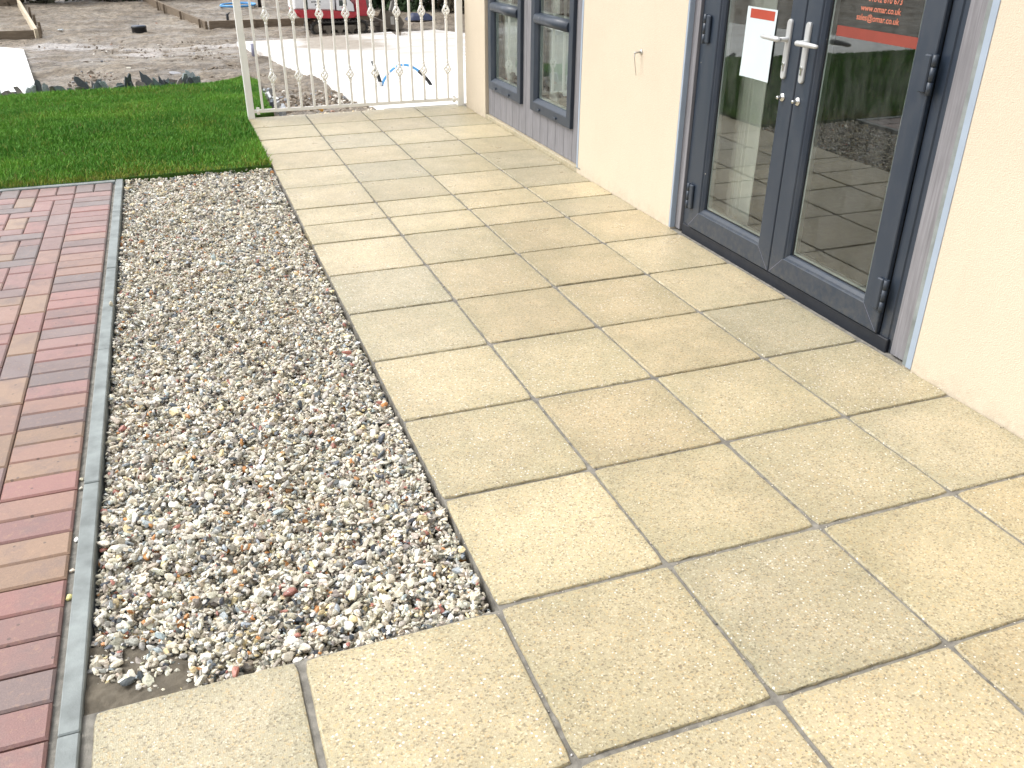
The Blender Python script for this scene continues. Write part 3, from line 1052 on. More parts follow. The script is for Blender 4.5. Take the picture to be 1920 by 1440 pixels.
    # a few stones strayed onto soil, sand joint and edging: single stones one can point at
    def stray(x, y, z, sz, c, label, group='stray stones beside the edging'):
        me = stones_mesh('stray_stone', np.array([[x, y, z + sz * 0.55]]), np.array([[sz * 1.15, sz, sz * 0.75]]), np.array([c]), M['gravel'], 1, int(abs(x * 1e4 + y * 7e3)), 0.3)
        o = bpy.data.objects.new('stray_stone', me); link(o)
        tag(o, label, 'stone', group)
    zs = -0.013
    stray(-0.932, 0.615, zs, 0.0085, (0.78, 0.77, 0.72), 'white round pebble lying in the sand joint beside the edging')
    stray(-0.933, 0.488, zs, 0.0075, (0.70, 0.60, 0.48), 'cream pebble lying in the sand joint nearer than the white one')
    stray(-0.932, 0.383, zs, 0.0090, (0.66, 0.60, 0.25), 'yellow pebble jammed in the sand joint beside a purple paver')
    stray(-0.934, 0.86, zs, 0.0075, (0.72, 0.66, 0.55), 'pale pebble in the sand joint beside an edging joint')
    stray(-0.933, 0.91, zs, 0.0070, (0.50, 0.46, 0.33), 'dull olive pebble in the sand joint behind the pale pebble')
    stray(-0.780, 0.038, -0.012, 0.0075, (0.82, 0.80, 0.74), 'white pebble lying alone on the bare soil corner')
    stray(-0.889, 2.205, 0.006, 0.011, (0.55, 0.50, 0.38), 'buff stone lying on top of the concrete edging')
build_gravel()
build_grit()

# ------------------------------------------------------------------ lawn
LAWN = [(-6.5, 4.274), (-1.7, 4.276), (-0.885, 4.276), (-0.86, 4.30), (-0.45, 4.305), (-0.003, 4.31), (-0.003, 5.93), (0.22, 6.05), (0.235, 6.6), (0.27, 7.6), (0.34, 8.4), (0.24, 8.92), (-0.12, 8.45), (-0.40, 8.33), (-1.5, 8.28), (-2.05, 8.18), (-6.5, 7.9)]
def in_poly(x, y, poly):
    r = np.zeros(len(x), bool)
    n = len(poly)
    for i in range(n):
        (xa, ya), (xb, yb) = poly[i], poly[(i + 1) % n]
        if ya == yb: continue
        cnd = ((ya > y) != (yb > y)) & (x < (xb - xa) * (y - ya) / (yb - ya) + xa)
        r ^= cnd
    return r
def build_lawn():
    mb = MB()
    n = len(LAWN)
    # soil sheet under the blades, subdivided along y by strips
    P = [(x, y, float(lz(y)) + 0.05) for x, y in LAWN]
    mb.prism(P, -0.20, -0.006)
    o = mb.obj('lawn', M['turf'])
    tag(o, 'rectangle of green lawn between the block paving and the building plot', 'lawn', kind='structure')
    r = np.random.default_rng(21)
    def pts(x0, x1, y0, y1, dens):
        k = int((x1 - x0) * (y1 - y0) * dens)
        x = r.uniform(x0, x1, k); y = r.uniform(y0, y1, k)
        m = in_poly(x, y, LAWN)
        return np.stack([x[m], y[m]], -1)
    A = pts(-2.6, 0.4, 4.27, 9.0, 12500)
    B = pts(-6.5, -2.6, 4.27, 8.2, 2600)
    p = np.concatenate([A, B])
    wide = np.concatenate([np.full(len(A), 1.0), np.full(len(B), 2.2)])
    k = len(p)
    tuft = 0.5 + 0.5 * vnoise(p[:, 0], p[:, 1], 3.2, 5)
    fine = 0.5 + 0.5 * vnoise(p[:, 0], p[:, 1], 7.0, 6)
    h = (0.014 + 0.026 * tuft * r.uniform(0.4, 1.2, k) + 0.020 * fine * r.uniform(0.2, 1.1, k)) * np.where(r.uniform(0, 1, k) < 0.05, 1.35, 0.86)
    a = r.uniform(0, 2 * np.pi, k)
    lean = r.uniform(0.1, 0.95, k) * h
    w = r.uniform(0.0016, 0.0030, k) * wide
    base = np.stack([p[:, 0], p[:, 1], lz(p[:, 1]) + 0.044 - 0.002], -1)
    d = np.stack([np.cos(a), np.sin(a), np.zeros(k)], -1)
    b = r.uniform(0, 2 * np.pi, k)
    side = np.stack([np.cos(b), np.sin(b), np.zeros(k)], -1) * w[:, None]
    mid = base + d * (lean * 0.35)[:, None]; mid[:, 2] += h * 0.6
    tip = base + d * lean[:, None]; tip[:, 2] += h
    V = np.stack([base - side, base + side, mid + side * 0.8, mid - side * 0.8, tip], 1)
    i0 = np.arange(k)[:, None] * 5
    F = np.concatenate([i0 + np.array([0, 1, 2]), i0 + np.array([0, 2, 3]), i0 + np.array([3, 2, 4])], 0)
    g = np.array([0.165, 0.355, 0.045]); dk = np.array([0.085, 0.235, 0.030]); yl = np.array([0.25, 0.30, 0.05]); br = np.array([0.24, 0.19, 0.07])
    t = np.clip(0.5 + 0.6 * vnoise(p[:, 0], p[:, 1], 1.7, 31) + 0.35 * vnoise(p[:, 0], p[:, 1], 5.0, 32) + r.normal(0, 0.18, k), 0, 1)[:, None]
    c = dk * (1 - t) + g * t
    edge = np.exp(-np.clip(p[:, 1] - 4.30, 0, 9) / 0.09) * 0.65
    yy = (r.uniform(0, 1, k) < 0.05 + 0.28 * np.clip(vnoise(p[:, 0], p[:, 1], 2.3, 33), 0, 1) + edge * (0.4 + 0.6 * (vnoise(p[:, 0], p[:, 1], 4.0, 35) > -0.2)))[:, None]
    c = np.where(yy, yl, c)
    bb = (r.uniform(0, 1, k) < 0.02 + edge * 0.18)[:, None]
    c = np.where(bb, br, c)
    c = c * r.uniform(0.75, 1.25, (k, 1))
    C = np.repeat(c, 5, axis=0)
    o = bpy.data.objects.new('grass', np_mesh('grass', V.reshape(-1, 3), F, M['grass'], True, C))
    link(o)
    tag(o, 'short bright green grass covering the lawn', 'grass', kind='stuff')
    print('grass blades', k)
build_lawn()

# ------------------------------------------------------------------ upright slates edging the lawn
def slate_mesh(w, h, t, seed):
    r = random.Random(seed)
    top = []
    nseg = 4
    slant = r.uniform(-0.55, 0.55)
    for i in range(nseg + 1):
        u = -w / 2 + w * i / nseg
        top.append((u + r.uniform(-.004, .004), h * max(0.25, 0.75 + slant * u / w + r.uniform(-0.14, 0.14) - (0.25 * r.random() if i in (0, nseg) else 0))))
    poly = [(-w / 2 * r.uniform(0.8, 1.0), -0.06), (w / 2 * r.uniform(0.8, 1), -0.06)] + top[::-1]
    mb = MB()
    n = len(poly)
    tilt = r.uniform(-0.45, 0.45)
    F = mb.add([(x + z * tilt, -t / 2 + r.uniform(-.003, .003), z) for x, z in poly])
    B = mb.add([(x * 0.93 + z * tilt, t / 2 + r.uniform(-.003, .003), z - 0.004) for x, z in poly])
    mb.face([F + i for i in range(n)]); mb.face([B + i for i in range(n)][::-1])
    for i in range(n):
        j = (i + 1) % n
        mb.face((F + j, F + i, B + i, B + j))
    return mb
def build_slates():
    root = empty('slate_edging', 'ragged row of upright slates along the far edge of the lawn', 'edging')
    def one(x, y, w, h, rz, c, seed):
        mb = slate_mesh(w, h, random.uniform(0.014, 0.03), seed)
        me = mb.mesh('slate', M['slate'])
        a = me.color_attributes.new('Col', 'FLOAT_COLOR', 'POINT')
        cc = np.ones((len(mb.v), 4), np.float32); cc[:, :3] = c
        a.data.foreach_set('color', cc.ravel())
        o = bpy.data.objects.new('slate', me)
        o.location = (x, y, float(lz(y)) + 0.03); o.rotation_euler = (random.uniform(-.35, .35), random.uniform(-.25, .25), rz)
        link(o, root)
    pal = [(0.10, 0.135, 0.145), (0.15, 0.195, 0.20), (0.05, 0.06, 0.07), (0.21, 0.25, 0.25), (0.17, 0.15, 0.135), (0.12, 0.155, 0.16)]
    # (x along, width, height)
    row = [(-2.28, .10, .10), (-2.16, .09, .09), (-2.05, .09, .11), (-1.96, .08, .075), (-1.86, .09, .06), (-1.77, .05, .085), (-1.68, .09, .09), (-1.60, .08, .12), (-1.52, .09, .13), (-1.42, .10, .12), (-1.33, .09, .09), (-1.24, .08, .05),
           (-1.13, .09, .06), (-1.06, .09, .17), (-0.96, .11, .11), (-0.83, .08, .10), (-0.70, .10, .08), (-0.59, .08, .15), (-0.44, .10, .09), (-0.35, .10, .12), (-0.26, .12, .08), (-0.15, .11, .085),
           (0.0, .10, .10), (0.085, .10, .11), (0.165, .11, .145)]
    rs = random.Random(3)
    sc = 0.93
    for i, (x, w, h) in enumerate(row):
        xx = -2.1 + (x + 2.1) * sc * 0.0 + (x + 2.1) * 0.99
        # the row bends: along the back edge of the lawn
        y = float(np.interp(xx, [-2.3, -1.5, -0.4, -0.1, 0.3], [8.22, 8.33, 8.37, 8.47, 8.6]))
        xx2 = float(np.interp(xx, [-2.3, 0.2], [-2.3, -0.28]))
        one(xx2, y + 0.02 + rs.uniform(-.03, .03), w * rs.uniform(0.7, 1.15), h * 1.25 * rs.uniform(0.6, 1.15), rs.uniform(-.5, .5), pal[rs.randrange(len(pal))], i * 17 + 3)
    for i in range(26):
        xx2 = rs.uniform(-2.3, -0.25)
        y = float(np.interp(xx2, [-2.3, -1.5, -0.4, -0.1, 0.3], [8.22, 8.33, 8.37, 8.47, 8.6]))
        one(xx2, y + 0.06 + rs.uniform(-.03, .05), rs.uniform(.04, .09), rs.uniform(.05, .12), rs.uniform(-.8, .8), pal[rs.randrange(len(pal))], i * 29 + 7)
    for i in range(11):
        y = 6.12 + i * 0.15 + rs.uniform(-.03, .03)
        one(0.29 + 0.03 * (i % 2) + rs.uniform(-.02, .02), y, rs.uniform(.08, .12), rs.uniform(.035, .065), math.pi / 2 + rs.uniform(-.5, .5), [(0.38, 0.40, 0.43), (0.28, 0.30, 0.32), (0.12, 0.14, 0.17), (0.42, 0.42, 0.42)][rs.randrange(4)], i * 31 + 900)
build_slates()

# ------------------------------------------------------------------ rubble over the bare earth
def build_rubble():
    r = np.random.default_rng(8)
    n = 8000
    y = 6.1 + 14 * r.beta(1.1, 2.6, n); x = r.uniform(-2.6, 2.2, n) * (0.6 + y / 22)
    edge = in_poly(x, y, LAWN) | ((x > 0.9) & (y < 11)) | ((x < -1.6) & (y < 15.4)) | ((x > 0.45) & (y > 9.2) & (y < 15.6))
    x, y = x[~edge], y[~edge]
    # extra clods between lawn and concrete
    m = 2400
    ya = r.uniform(6.0, 9.6, m); xa = r.uniform(0.3, 1.1, m)
    xlim = np.interp(ya, [5.93, 9.5], [1.08, 0.9])
    k = (xa < xlim) & ~in_poly(xa, ya, LAWN)
    x = np.concatenate([x, xa[k]]); y = np.concatenate([y, ya[k]])
    n = len(x)
    s = np.clip(np.exp(r.normal(math.log(0.011), 0.55, n)), 0.004, 0.038)
    pos = np.stack([x, y, gz(y) - 0.012 + s * 0.15 + 0.012 * vnoise(x, y, 5.5, 7)], -1)
    size = s[:, None] * np.stack([r.uniform(1, 1.6, n), r.uniform(0.7, 1.1, n), r.uniform(0.45, 0.8, n)], -1)
    pal = np.array([(0.22, 0.18, 0.138), (0.27, 0.225, 0.175), (0.18, 0.148, 0.112), (0.36, 0.31, 0.25), (0.62, 0.58, 0.52), (0.25, 0.26, 0.28), (0.40, 0.19, 0.12)])
    c = pal[r.choice(len(pal), n, p=[.33, .24, .2, .10, .06, .05, .02])] * r.normal(1, .12, (n, 1))
    o = bpy.data.objects.new('rubble', stones_mesh('rubble', pos, size, np.clip(c, .02, .8), M['rubble'], 0, 9, 0.6))
    link(o)
    tag(o, 'loose clods and stones scattered over the bare earth', 'rubble', kind='stuff')
    # small pale stones raked against the far end of the slabs
    n = 420
    x = r.uniform(0.28, 1.08, n); y = 5.93 + 0.09 * r.uniform(0, 1, n) ** 1.5
    s = np.clip(np.exp(r.normal(math.log(0.009), 0.4, n)), 0.004, 0.022)
    pos = np.stack([x, y, -0.035 + s * 0.6 + 0.006 * vnoise(x, y, 8, 2)], -1)
    o = bpy.data.objects.new('spilled_gravel', stones_mesh('spilled_gravel', pos, s[:, None] * np.array([[1.2, .9, .7]]), gravel_colors(n, r), M['gravel'], 0, 10, 0.5))
    link(o)
    tag(o, 'pale gravel spilled along the foot of the railing', 'gravel', kind='stuff')
build_rubble()

# ------------------------------------------------------------------ railing
def build_railing():
    root = empty('railing', 'cream white metal railing with basket twists across the far end of the path', 'railing', loc=(0.025, 5.875, 0))
    Y = 5.876
    off = Vector((-0.025, -5.875, 0))
    def put(mb, name):
        o = mb.obj(name, M['fence'], root)
        o.location = off
        return o
    TOP = 1.0
    for x0, x1 in ((0.002, 0.054), (1.720, 1.772)):
        mb = MB(); mb.box(x0, x1, Y - 0.024, Y + 0.024, -0.02, TOP + 0.03, 0.003)
        mb.box(x0 - 0.004, x1 + 0.001, Y - 0.028, Y + 0.028, TOP + 0.031, TOP + 0.045, 0.003)
        put(mb, 'post')
    mb = MB(); mb.box(0.0545, 1.7195, Y - 0.006, Y + 0.006, 0.040, 0.066, 0.002)
    put(mb, 'bottom_rail')
    mb = MB(); mb.box(0.0545, 1.7195, Y - 0.02, Y + 0.02, TOP, TOP + 0.02, 0.003)
    put(mb, 'top_rail')
    for s in (0.085, 1.69):
        mb = MB(); mb.lathe([(0.004, -0.022), (0.012, -0.018), (0.017, -0.008), (0.017, 0.008), (0.012, 0.018), (0.004, 0.022)], (s, Y, 0.053), 'y', 12)
        mb.box(s - 0.012, s + 0.012, Y - 0.009, Y + 0.009, 0.0275, 0.0395, 0.002)
        mb.box(s - 0.012, s + 0.012, Y - 0.009, Y + 0.009, 0.0665, 0.08, 0.002)
        put(mb, 'rail_clamp')
    def bar_mesh(basket):
        mb = MB()
        h = 0.0088
        zs = 0.0665
        if not basket:
            mb.box(-h, h, -h, h, zs, TOP - 0.0005, 0.0012)
        else:
            spots = (0.300, 0.745)
            z = zs
            for c in spots:
                mb.box(-h, h, -h, h, z, c - 0.0685, 0.0012)
                mb.lathe([(0.006, -0.016), (0.0105, -0.010), (0.0128, 0), (0.0105, 0.010), (0.006, 0.016)], (0, 0, c - 0.0530), 'z', 10)
                mb.lathe([(0.006, -0.016), (0.0105, -0.010), (0.0128, 0), (0.0105, 0.010), (0.006, 0.016)], (0, 0, c + 0.0530), 'z', 10)
                for q in range(4):
                    path = []
                    for k in range(9):
                        t = k / 8
                        rr = 0.0045 + 0.0215 * math.sin(math.pi * t) ** 1.15
                        a = q * math.pi / 2 + (t - 0.5) * 3.0
                        path.append((rr * math.cos(a), rr * math.sin(a), c - 0.041 + 0.082 * t))
                    mb.tube(path, 0.0074, 6)
                z = c + 0.0685
            mb.box(-h, h, -h, h, z, TOP - 0.0005, 0.0012)
        return mb.mesh('baluster', M['fence'])
    plain, fancy = bar_mesh(False), bar_mesh(True)
    for k in range(16):
        o = bpy.data.objects.new('baluster', fancy if k % 2 else plain)
        o.location = (0.1215 + 0.1012 * k - 0.025, Y - 5.875, 0)
        link(o, root)
build_railing()

# ------------------------------------------------------------------ house
def build_house():
    H = empty('house', 'cream rendered single storey house with anthracite doors and windows', 'building', loc=(WX, 0, 0))
    off = Vector((-WX, 0, 0))
    def put(mb, name, mats, label=None, parent=None):
        o = mb.obj(name, mats, parent or H)
        if parent is None or parent is H:
            o.location = off
        if label: o['label'] = label
        return o
    X0, X1, XB = WX, WX + 0.115, 6.2
    TOPZ = 2.55
    DOOR = (0.634, 2.37)
    PAN = (3.535, 5.305)
    YA, YB = -4.0, 5.803
    w = MB()
    w.box(X0, X1, YA, DOOR[0], -0.3, TOPZ)
    w.box(X0, X1, DOOR[1], PAN[0], -0.3, TOPZ)
    w.box(X0, X1, PAN[1], YB, -0.3, TOPZ)
    w.box(X0, X1, DOOR[0], DOOR[1], 2.19, TOPZ)
    w.box(X0, X1, PAN[0], PAN[1], 2.16, TOPZ)
    w.box(X1, XB, YB - 0.2, YB, -0.3, TOPZ)
    w.box(X1, XB, YA, YA + 0.2, -0.3, TOPZ)
    put(w, 'wall', M['render'])
    rf = MB()
    rf.box(X0 - 0.08, XB + 0.1, YA - 0.1, YB + 0.1, TOPZ + 0.001, TOPZ + 0.16, 0.01)
    put(rf, 'roof', M['roof'])
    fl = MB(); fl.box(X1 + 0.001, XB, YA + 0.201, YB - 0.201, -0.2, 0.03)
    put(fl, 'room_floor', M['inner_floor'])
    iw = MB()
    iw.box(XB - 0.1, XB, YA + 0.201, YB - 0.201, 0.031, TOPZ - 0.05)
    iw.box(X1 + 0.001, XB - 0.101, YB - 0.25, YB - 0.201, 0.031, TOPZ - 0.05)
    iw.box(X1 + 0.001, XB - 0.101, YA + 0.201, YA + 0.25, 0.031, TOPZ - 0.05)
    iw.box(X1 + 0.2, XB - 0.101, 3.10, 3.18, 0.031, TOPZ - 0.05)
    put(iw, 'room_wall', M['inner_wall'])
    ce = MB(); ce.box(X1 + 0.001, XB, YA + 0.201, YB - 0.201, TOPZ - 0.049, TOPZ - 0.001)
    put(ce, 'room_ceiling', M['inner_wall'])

    # ---- cladding round the openings
    CX = WX + 0.025
    def board(y0, y1, z0, z1):
        mb = MB(); mb.box(CX, CX + 0.02, y0, y1, z0, z1, 0.0015)
        return put(mb, 'cladding_board', M['clad'])
    def bead(y0, y1, z0, z1, ret=None):
        mb = MB()
        mb.box(WX - 0.0025, WX + 0.0003, y0, y1, z0, z1, 0.0008)
        if ret is not None:
            a = ret
            mb.box(WX + 0.0006, CX - 0.001, a - 0.0025, a - 0.0003, z0, z1)
        return put(mb, 'corner_bead', M['bead'])
    # door surround
    bead(0.634, 0.660, 0.004, 2.19)
    mb = MB(); mb.box(WX + 0.001, WX + 0.004, 0.6605, 0.6785, 0.004, 2.19); put(mb, 'edge_trim', M['kerb'])
    mb = MB(); mb.box(WX + 0.0045, X1 - 0.01, 0.6345, 0.6785, -0.01, 2.19); put(mb, 'jamb', M['render'])
    board(0.680, 0.768, 0.003, 2.185)
    board(2.300, 2.350, 0.003, 2.185)
    mb = MB(); mb.box(WX + 0.0005, WX + 0.05, 2.3505, 2.3699, -0.01, 2.19); put(mb, 'jamb', M['render'])
    bead(2.350, 2.364, 0.004, 2.19, 2.3505)

    # ---- panel with two windows
    ledge = MB(); ledge.box(WX + 0.0006, WX + 0.09, PAN[0] - 0.0, PAN[1] - 0.0005, -0.05, 0.030, 0.003)
    put(ledge, 'plinth_ledge', M['slab'], None).color = (0.56, 0.49, 0.36, 1)
    bead(3.516, 3.536, 0.034, 2.16)
    mb = MB(); mb.box(WX - 0.006, WX + 0.02, 3.478, 3.5345, 0.030, 0.033); put(mb, 'flashing_end', M['kerb'])
    WINS = [(3.665, 4.352), (4.545, 5.232)]
    WZ0, WZ1 = 0.236, 2.02
    pitch = 0.1355
    edges = []
    y = 3.5372
    while y < PAN[1] - 0.01:
        edges.append((y + 0.002, min(y + pitch - 0.002, PAN[1] - 0.001)))
        y += pitch
    for a, b in edges:
        cuts = [a, b]
        for wa, wb in WINS:
            for q in (wa + 0.03, wb - 0.03):
                if a + 0.004 < q < b - 0.004: cuts.append(q)
        cuts.sort()
        for p, q in zip(cuts, cuts[1:]):
            inside = any(p > wa + 0.02 and q < wb - 0.02 for wa, wb in WINS)
            if inside:
                board(p, q, 0.0315, WZ0 + 0.03)
                board(p, q, WZ1 - 0.03, 2.155)
            else:
                board(p, q, 0.0315, 2.155)
    for wi, (a, b) in enumerate(WINS):
        lab = ['near anthracite window with a sash above the transom', 'far anthracite window beside the house corner'][wi]
        f = MB()
        f.ring(a, b, WZ0, WZ1, [(0.0, CX + 0.03), (0.0, WX + 0.004), (0.003, WX + 0.001), (0.060, WX + 0.001), (0.066, WX + 0.004), (0.086, WX + 0.022), (0.088, WX + 0.036), (0.088, CX + 0.06)])
        win = put(f, 'window', M['anthracite'], lab)
        # transom bullnose
        t = MB()
        prof = [(-0.036, 0.040), (-0.034, 0.012), (-0.022, -0.006), (0.0, -0.012), (0.020, -0.006), (0.031, 0.008), (0.036, 0.040)]
        p0 = t.add([(WX + x, a + 0.068, 0.825 + z) for z, x in prof]); p1 = t.add([(WX + x, b - 0.068, 0.825 + z) for z, x in prof])
        t.smooth = True
        for i in range(len(prof) - 1):
            t.face((p0 + i, p0 + i + 1, p1 + i + 1, p1 + i))
        t.smooth = False
        t.face([p0 + i for i in range(len(prof))][::-1]); t.face([p1 + i for i in range(len(prof))])
        put(t, 'transom', M['anthracite'], parent=win)
        g = MB()
        for z0, z1 in ((WZ0 + 0.088, 0.789), (0.861, WZ1 - 0.088)):
            n = g.add([(WX + 0.034, a + 0.088, z0), (WX + 0.034, b - 0.088, z0), (WX + 0.034, b - 0.088, z1), (WX + 0.034, a + 0.088, z1)])
            g.face((n, n + 3, n + 2, n + 1))
        put(g, 'pane', M['glass'], parent=win)
        sp = MB()
        for z0, z1 in ((WZ0 + 0.0885, 0.788), (0.862, WZ1 - 0.0885)):
            sp.ring(a + 0.0885, b - 0.0885, z0, z1, [(0.0, WX + 0.0365), (0.010, WX + 0.0365), (0.010, WX + 0.052)])
        put(sp, 'spacer_bar', M['dgu'], parent=win)
        bl = MB()     # sheer inner lining behind the glass on the far jamb
        bl.box(WX + 0.12, WX + 0.135, b - 0.20, b - 0.06, 0.28, WZ1)
        put(bl, 'inner_reveal', M['white_panel'], parent=win)
        for q in (0.22, 0.60):
            c = MB(); yy = b - q * (b - a) * 1.1
            c.box(WX - 0.008, WX + 0.0005, yy - 0.018, yy + 0.018, WZ0 + 0.018, WZ0 + 0.030, 0.002)
            put(c, 'drain_cap', M['anthracite'], parent=win)

    # ---- french doors
    FX, LX = WX + 0.040, WX + 0.015
    fr = MB()
    F0, F1, FZ = 0.770, 2.298, 2.15
    fr.ring(F0, F1, -0.03, FZ, [(0.0, FX + 0.07), (0.0, FX), (0.030, FX), (0.034, FX - 0.005), (0.074, FX - 0.005), (0.078, FX + 0.004), (0.090, FX + 0.02), (0.090, FX + 0.07)])
    put(fr, 'door_frame', M['anthracite'])
    th = MB()
    th.box(LX + 0.010, FX + 0.07, 0.792, F1 - 0.02, -0.02, 0.046, 0.003)
    put(th, 'threshold', M['threshold'])
    LZ0, LZ1 = 0.052, 2.075
    leaves = []
    for (a, b, lab) in ((0.848, 1.5275, 'near door leaf with orange lettering and band on its glass'), (1.5325, 2.212, 'far door leaf with the white paper notice')):
        mb = MB()
        mb.ring(a, b, LZ0, LZ1, [(0.0, FX - 0.0065), (0.0, LX + 0.003), (0.003, LX), (0.086, LX), (0.089, LX + 0.002), (0.091, LX + 0.006), (0.097, LX + 0.008), (0.108, LX + 0.018), (0.110, LX + 0.026), (0.110, LX + 0.06)])
        # weld lines on the mitres
        mb.m = 1
        for (yc, sy) in ((a, 1), (b, -1)):
            n = mb.add([(LX - 0.0005, yc + sy * 0.004, LZ0 + 0.0048), (LX - 0.0005, yc + sy * 0.0852, LZ0 + 0.0860), (LX - 0.0005, yc + sy * 0.0860, LZ0 + 0.0852), (LX - 0.0005, yc + sy * 0.0048, LZ0 + 0.004)])
            mb.face((n, n + 1, n + 2, n + 3))
        mb.m = 0
        o = put(mb, 'door', [M['anthracite'], M['lilac_pipe']], lab)
        ga = MB()
        ga.ring(a + 0.1102, b - 0.1102, LZ0 + 0.1102, LZ1 - 0.1102, [(0.0, LX + 0.0258), (0.004, LX + 0.0262), (0.004, LX + 0.03)])
        put(ga, 'gasket', M['gasket'], parent=o)
        sp = MB()
        sp.ring(a + 0.114, b - 0.114, LZ0 + 0.114, LZ1 - 0.114, [(0.0, LX + 0.0305), (0.009, LX + 0.0305), (0.009, LX + 0.05)])
        put(sp, 'spacer_bar', M['dgu'], parent=o)
        g = MB()
        n = g.add([(LX + 0.028, a + 0.1105, LZ0 + 0.1105), (LX + 0.028, b - 0.1105, LZ0 + 0.1105), (LX + 0.028, b - 0.1105, LZ1 - 0.1105), (LX + 0.028, a + 0.1105, LZ1 - 0.1105)])
        g.face((n, n + 3, n + 2, n + 1))
        put(g, 'pane', M['glass'], parent=o)
        leaves.append(o)
    # meeting-stile cover seal
    sl = MB(); sl.box(LX + 0.006, LX + 0.03, 1.5278, 1.5322, LZ0 + 0.002, LZ1 - 0.002)
    put(sl, 'seal', M['gasket'], parent=leaves[1])
    # handles
    def handle(door, yc, sgn):
        p = MB()
        hw, z0, z1 = 0.0145, 0.842, 1.066
        out = []
        for k in range(9):
            a = math.pi * k / 8
            out.append((yc + hw * math.cos(a), z1 - hw + hw * math.sin(a)))
        for k in range(9):
            a = math.pi + math.pi * k / 8
            out.append((yc + hw * math.cos(a), z0 + hw + hw * math.sin(a)))
        n = len(out)
        A = p.add([(LX - 0.0003, y, z) for y, z in out]); B = p.add([(LX - 0.007, y, z) for y, z in out])
        Cn = p.add([(LX - 0.010, yc + (y - yc) * 0.8, 0.954 + (z - 0.954) * 0.985) for y, z in out])
        for q, r_ in ((A, B), (B, Cn)):
            for k in range(n):
                p.face((q + k, r_ + k, r_ + (k + 1) % n, q + (k + 1) % n))
        p.face([Cn + k for k in range(n)][::-1])
        # lever: neck out of the plate, then an arm tapering to a rounded end
        zc = 0.992
        p.lathe([(0.011, 0.0), (0.011, 0.004), (0.0088, 0.006), (0.0085, 0.040)], (LX - 0.0095, yc, zc), '-x', 14)
        xs = LX - 0.052
        path = [(xs + 0.006, yc - sgn * 0.010, zc), (xs + 0.001, yc + sgn * 0.004, zc), (xs, yc + sgn * 0.03, zc + 0.001), (xs + 0.001, yc + sgn * 0.07, zc + 0.001), (xs + 0.004, yc + sgn * 0.105, zc), (xs + 0.006, yc + sgn * 0.118, zc), (xs + 0.006, yc + sgn * 0.122, zc)]
        p.tube(path, 0.01, 12, True, [0.006, 0.0105, 0.0105, 0.0095, 0.0085, 0.0065, 0.002])
        o = put(p, 'handle', M['steel'], parent=door)
        k = MB()
        k.lathe([(0.0078, 0.0), (0.0078, 0.003), (0.0065, 0.0035)], (LX - 0.0102, yc, 0.898), '-x', 14)
        k.box(LX - 0.0130, LX - 0.0102, yc - 0.0045, yc + 0.0045, 0.872, 0.893, 0.001)
        k.box(LX - 0.0150, LX - 0.0132, yc - 0.0009, yc + 0.0009, 0.893, 0.903)
        put(k, 'keyhole', M['chrome'], parent=door)
    handle(leaves[0], 1.494, -1)
    handle(leaves[1], 1.610, 1)
    for door, yc in ((leaves[0], 1.500), (leaves[1], 1.600)):
        l = MB()
        l.lathe([(0.0165, 0.0), (0.0165, 0.0025), (0.013, 0.004), (0.007, 0.0045), (0.006, 0.016), (0.0072, 0.018), (0.0066, 0.026), (0.003, 0.028)], (LX - 0.0004, yc, 0.773), '-x', 16)
        put(l, 'lock', M['chrome'], parent=door)
    # hinges
    for zb in (0.145, 0.910, 1.80):
        for door, yc, s in ((leaves[0], 0.852, 1), (leaves[1], 2.208, -1)):
            h = MB()
            h.box(LX - 0.014, LX - 0.0004, min(yc, yc + s * 0.030), max(yc, yc + s * 0.030), zb, zb + 0.118, 0.004)
            y2 = yc - s * 0.013
            h.tube([(LX - 0.007, y2, zb - 0.004), (LX - 0.007, y2, zb + 0.036)], 0.0095, 10)
            h.tube([(LX - 0.007, y2, zb + 0.038), (LX - 0.007, y2, zb + 0.082)], 0.0095, 10)
            h.tube([(LX - 0.007, y2, zb + 0.084), (LX - 0.007, y2, zb + 0.120)], 0.0095, 10)
            put(h, 'hinge', M['anthracite'], parent=door)
    # lettering and band on the near leaf
    GX = LX + 0.0272
    def text(body, size, y_right, z, bold=0.0):
        cu = bpy.data.curves.new('lettering', 'FONT')
        cu.body = body; cu.size = size; cu.align_x = 'RIGHT'; cu.extrude = 0.0; cu.offset = bold
        cu.resolution_u = 3
        tmp = bpy.data.objects.new('tmp', cu)
        col.objects.link(tmp)
        dg = bpy.context.evaluated_depsgraph_get()
        me = bpy.data.meshes.new_from_object(tmp.evaluated_get(dg))
        bpy.data.objects.remove(tmp)
        me.name = 'lettering'
        me.materials.clear(); me.materials.append(M['orange_text'])
        o = bpy.data.objects.new('lettering', me)
        # letters run towards -y, up is +z, facing -x
        return o, Matrix(((0, 0, -1, GX - 0.0006), (-1, 0, 0, y_right), (0, 1, 0, z), (0, 0, 0, 1)))
    lines = [('01842 810 673', 1.1665, 0.0275), ('www.omar.co.uk', 1.1345, 0.0285), ('sales@omar.co.uk', 1.1035, 0.0285)]
    for body, z, s in lines:
        o, m = text(body, s, 1.066, z - 0.009, 0.0004)
        link(o, leaves[0])
        o.matrix_basis = m
    bn = MB()
    n = bn.add([(GX - 0.0003, 0.9605, 1.030), (GX - 0.0003, 1.372, 1.030), (GX - 0.0003, 1.372, 1.066), (GX - 0.0003, 0.9605, 1.066)])
    bn.face((n, n + 3, n + 2, n + 1))
    put(bn, 'orange_band', M['orange_vinyl'], parent=leaves[0])

    # ---- small fixing on the wall
    fx = MB()
    fy, fz = 2.79, 0.800
    fx.lathe([(0.0145, 0.0), (0.0135, 0.003), (0.008, 0.005), (0.006, 0.007)], (WX - 0.0003, fy, fz), '-x', 14)
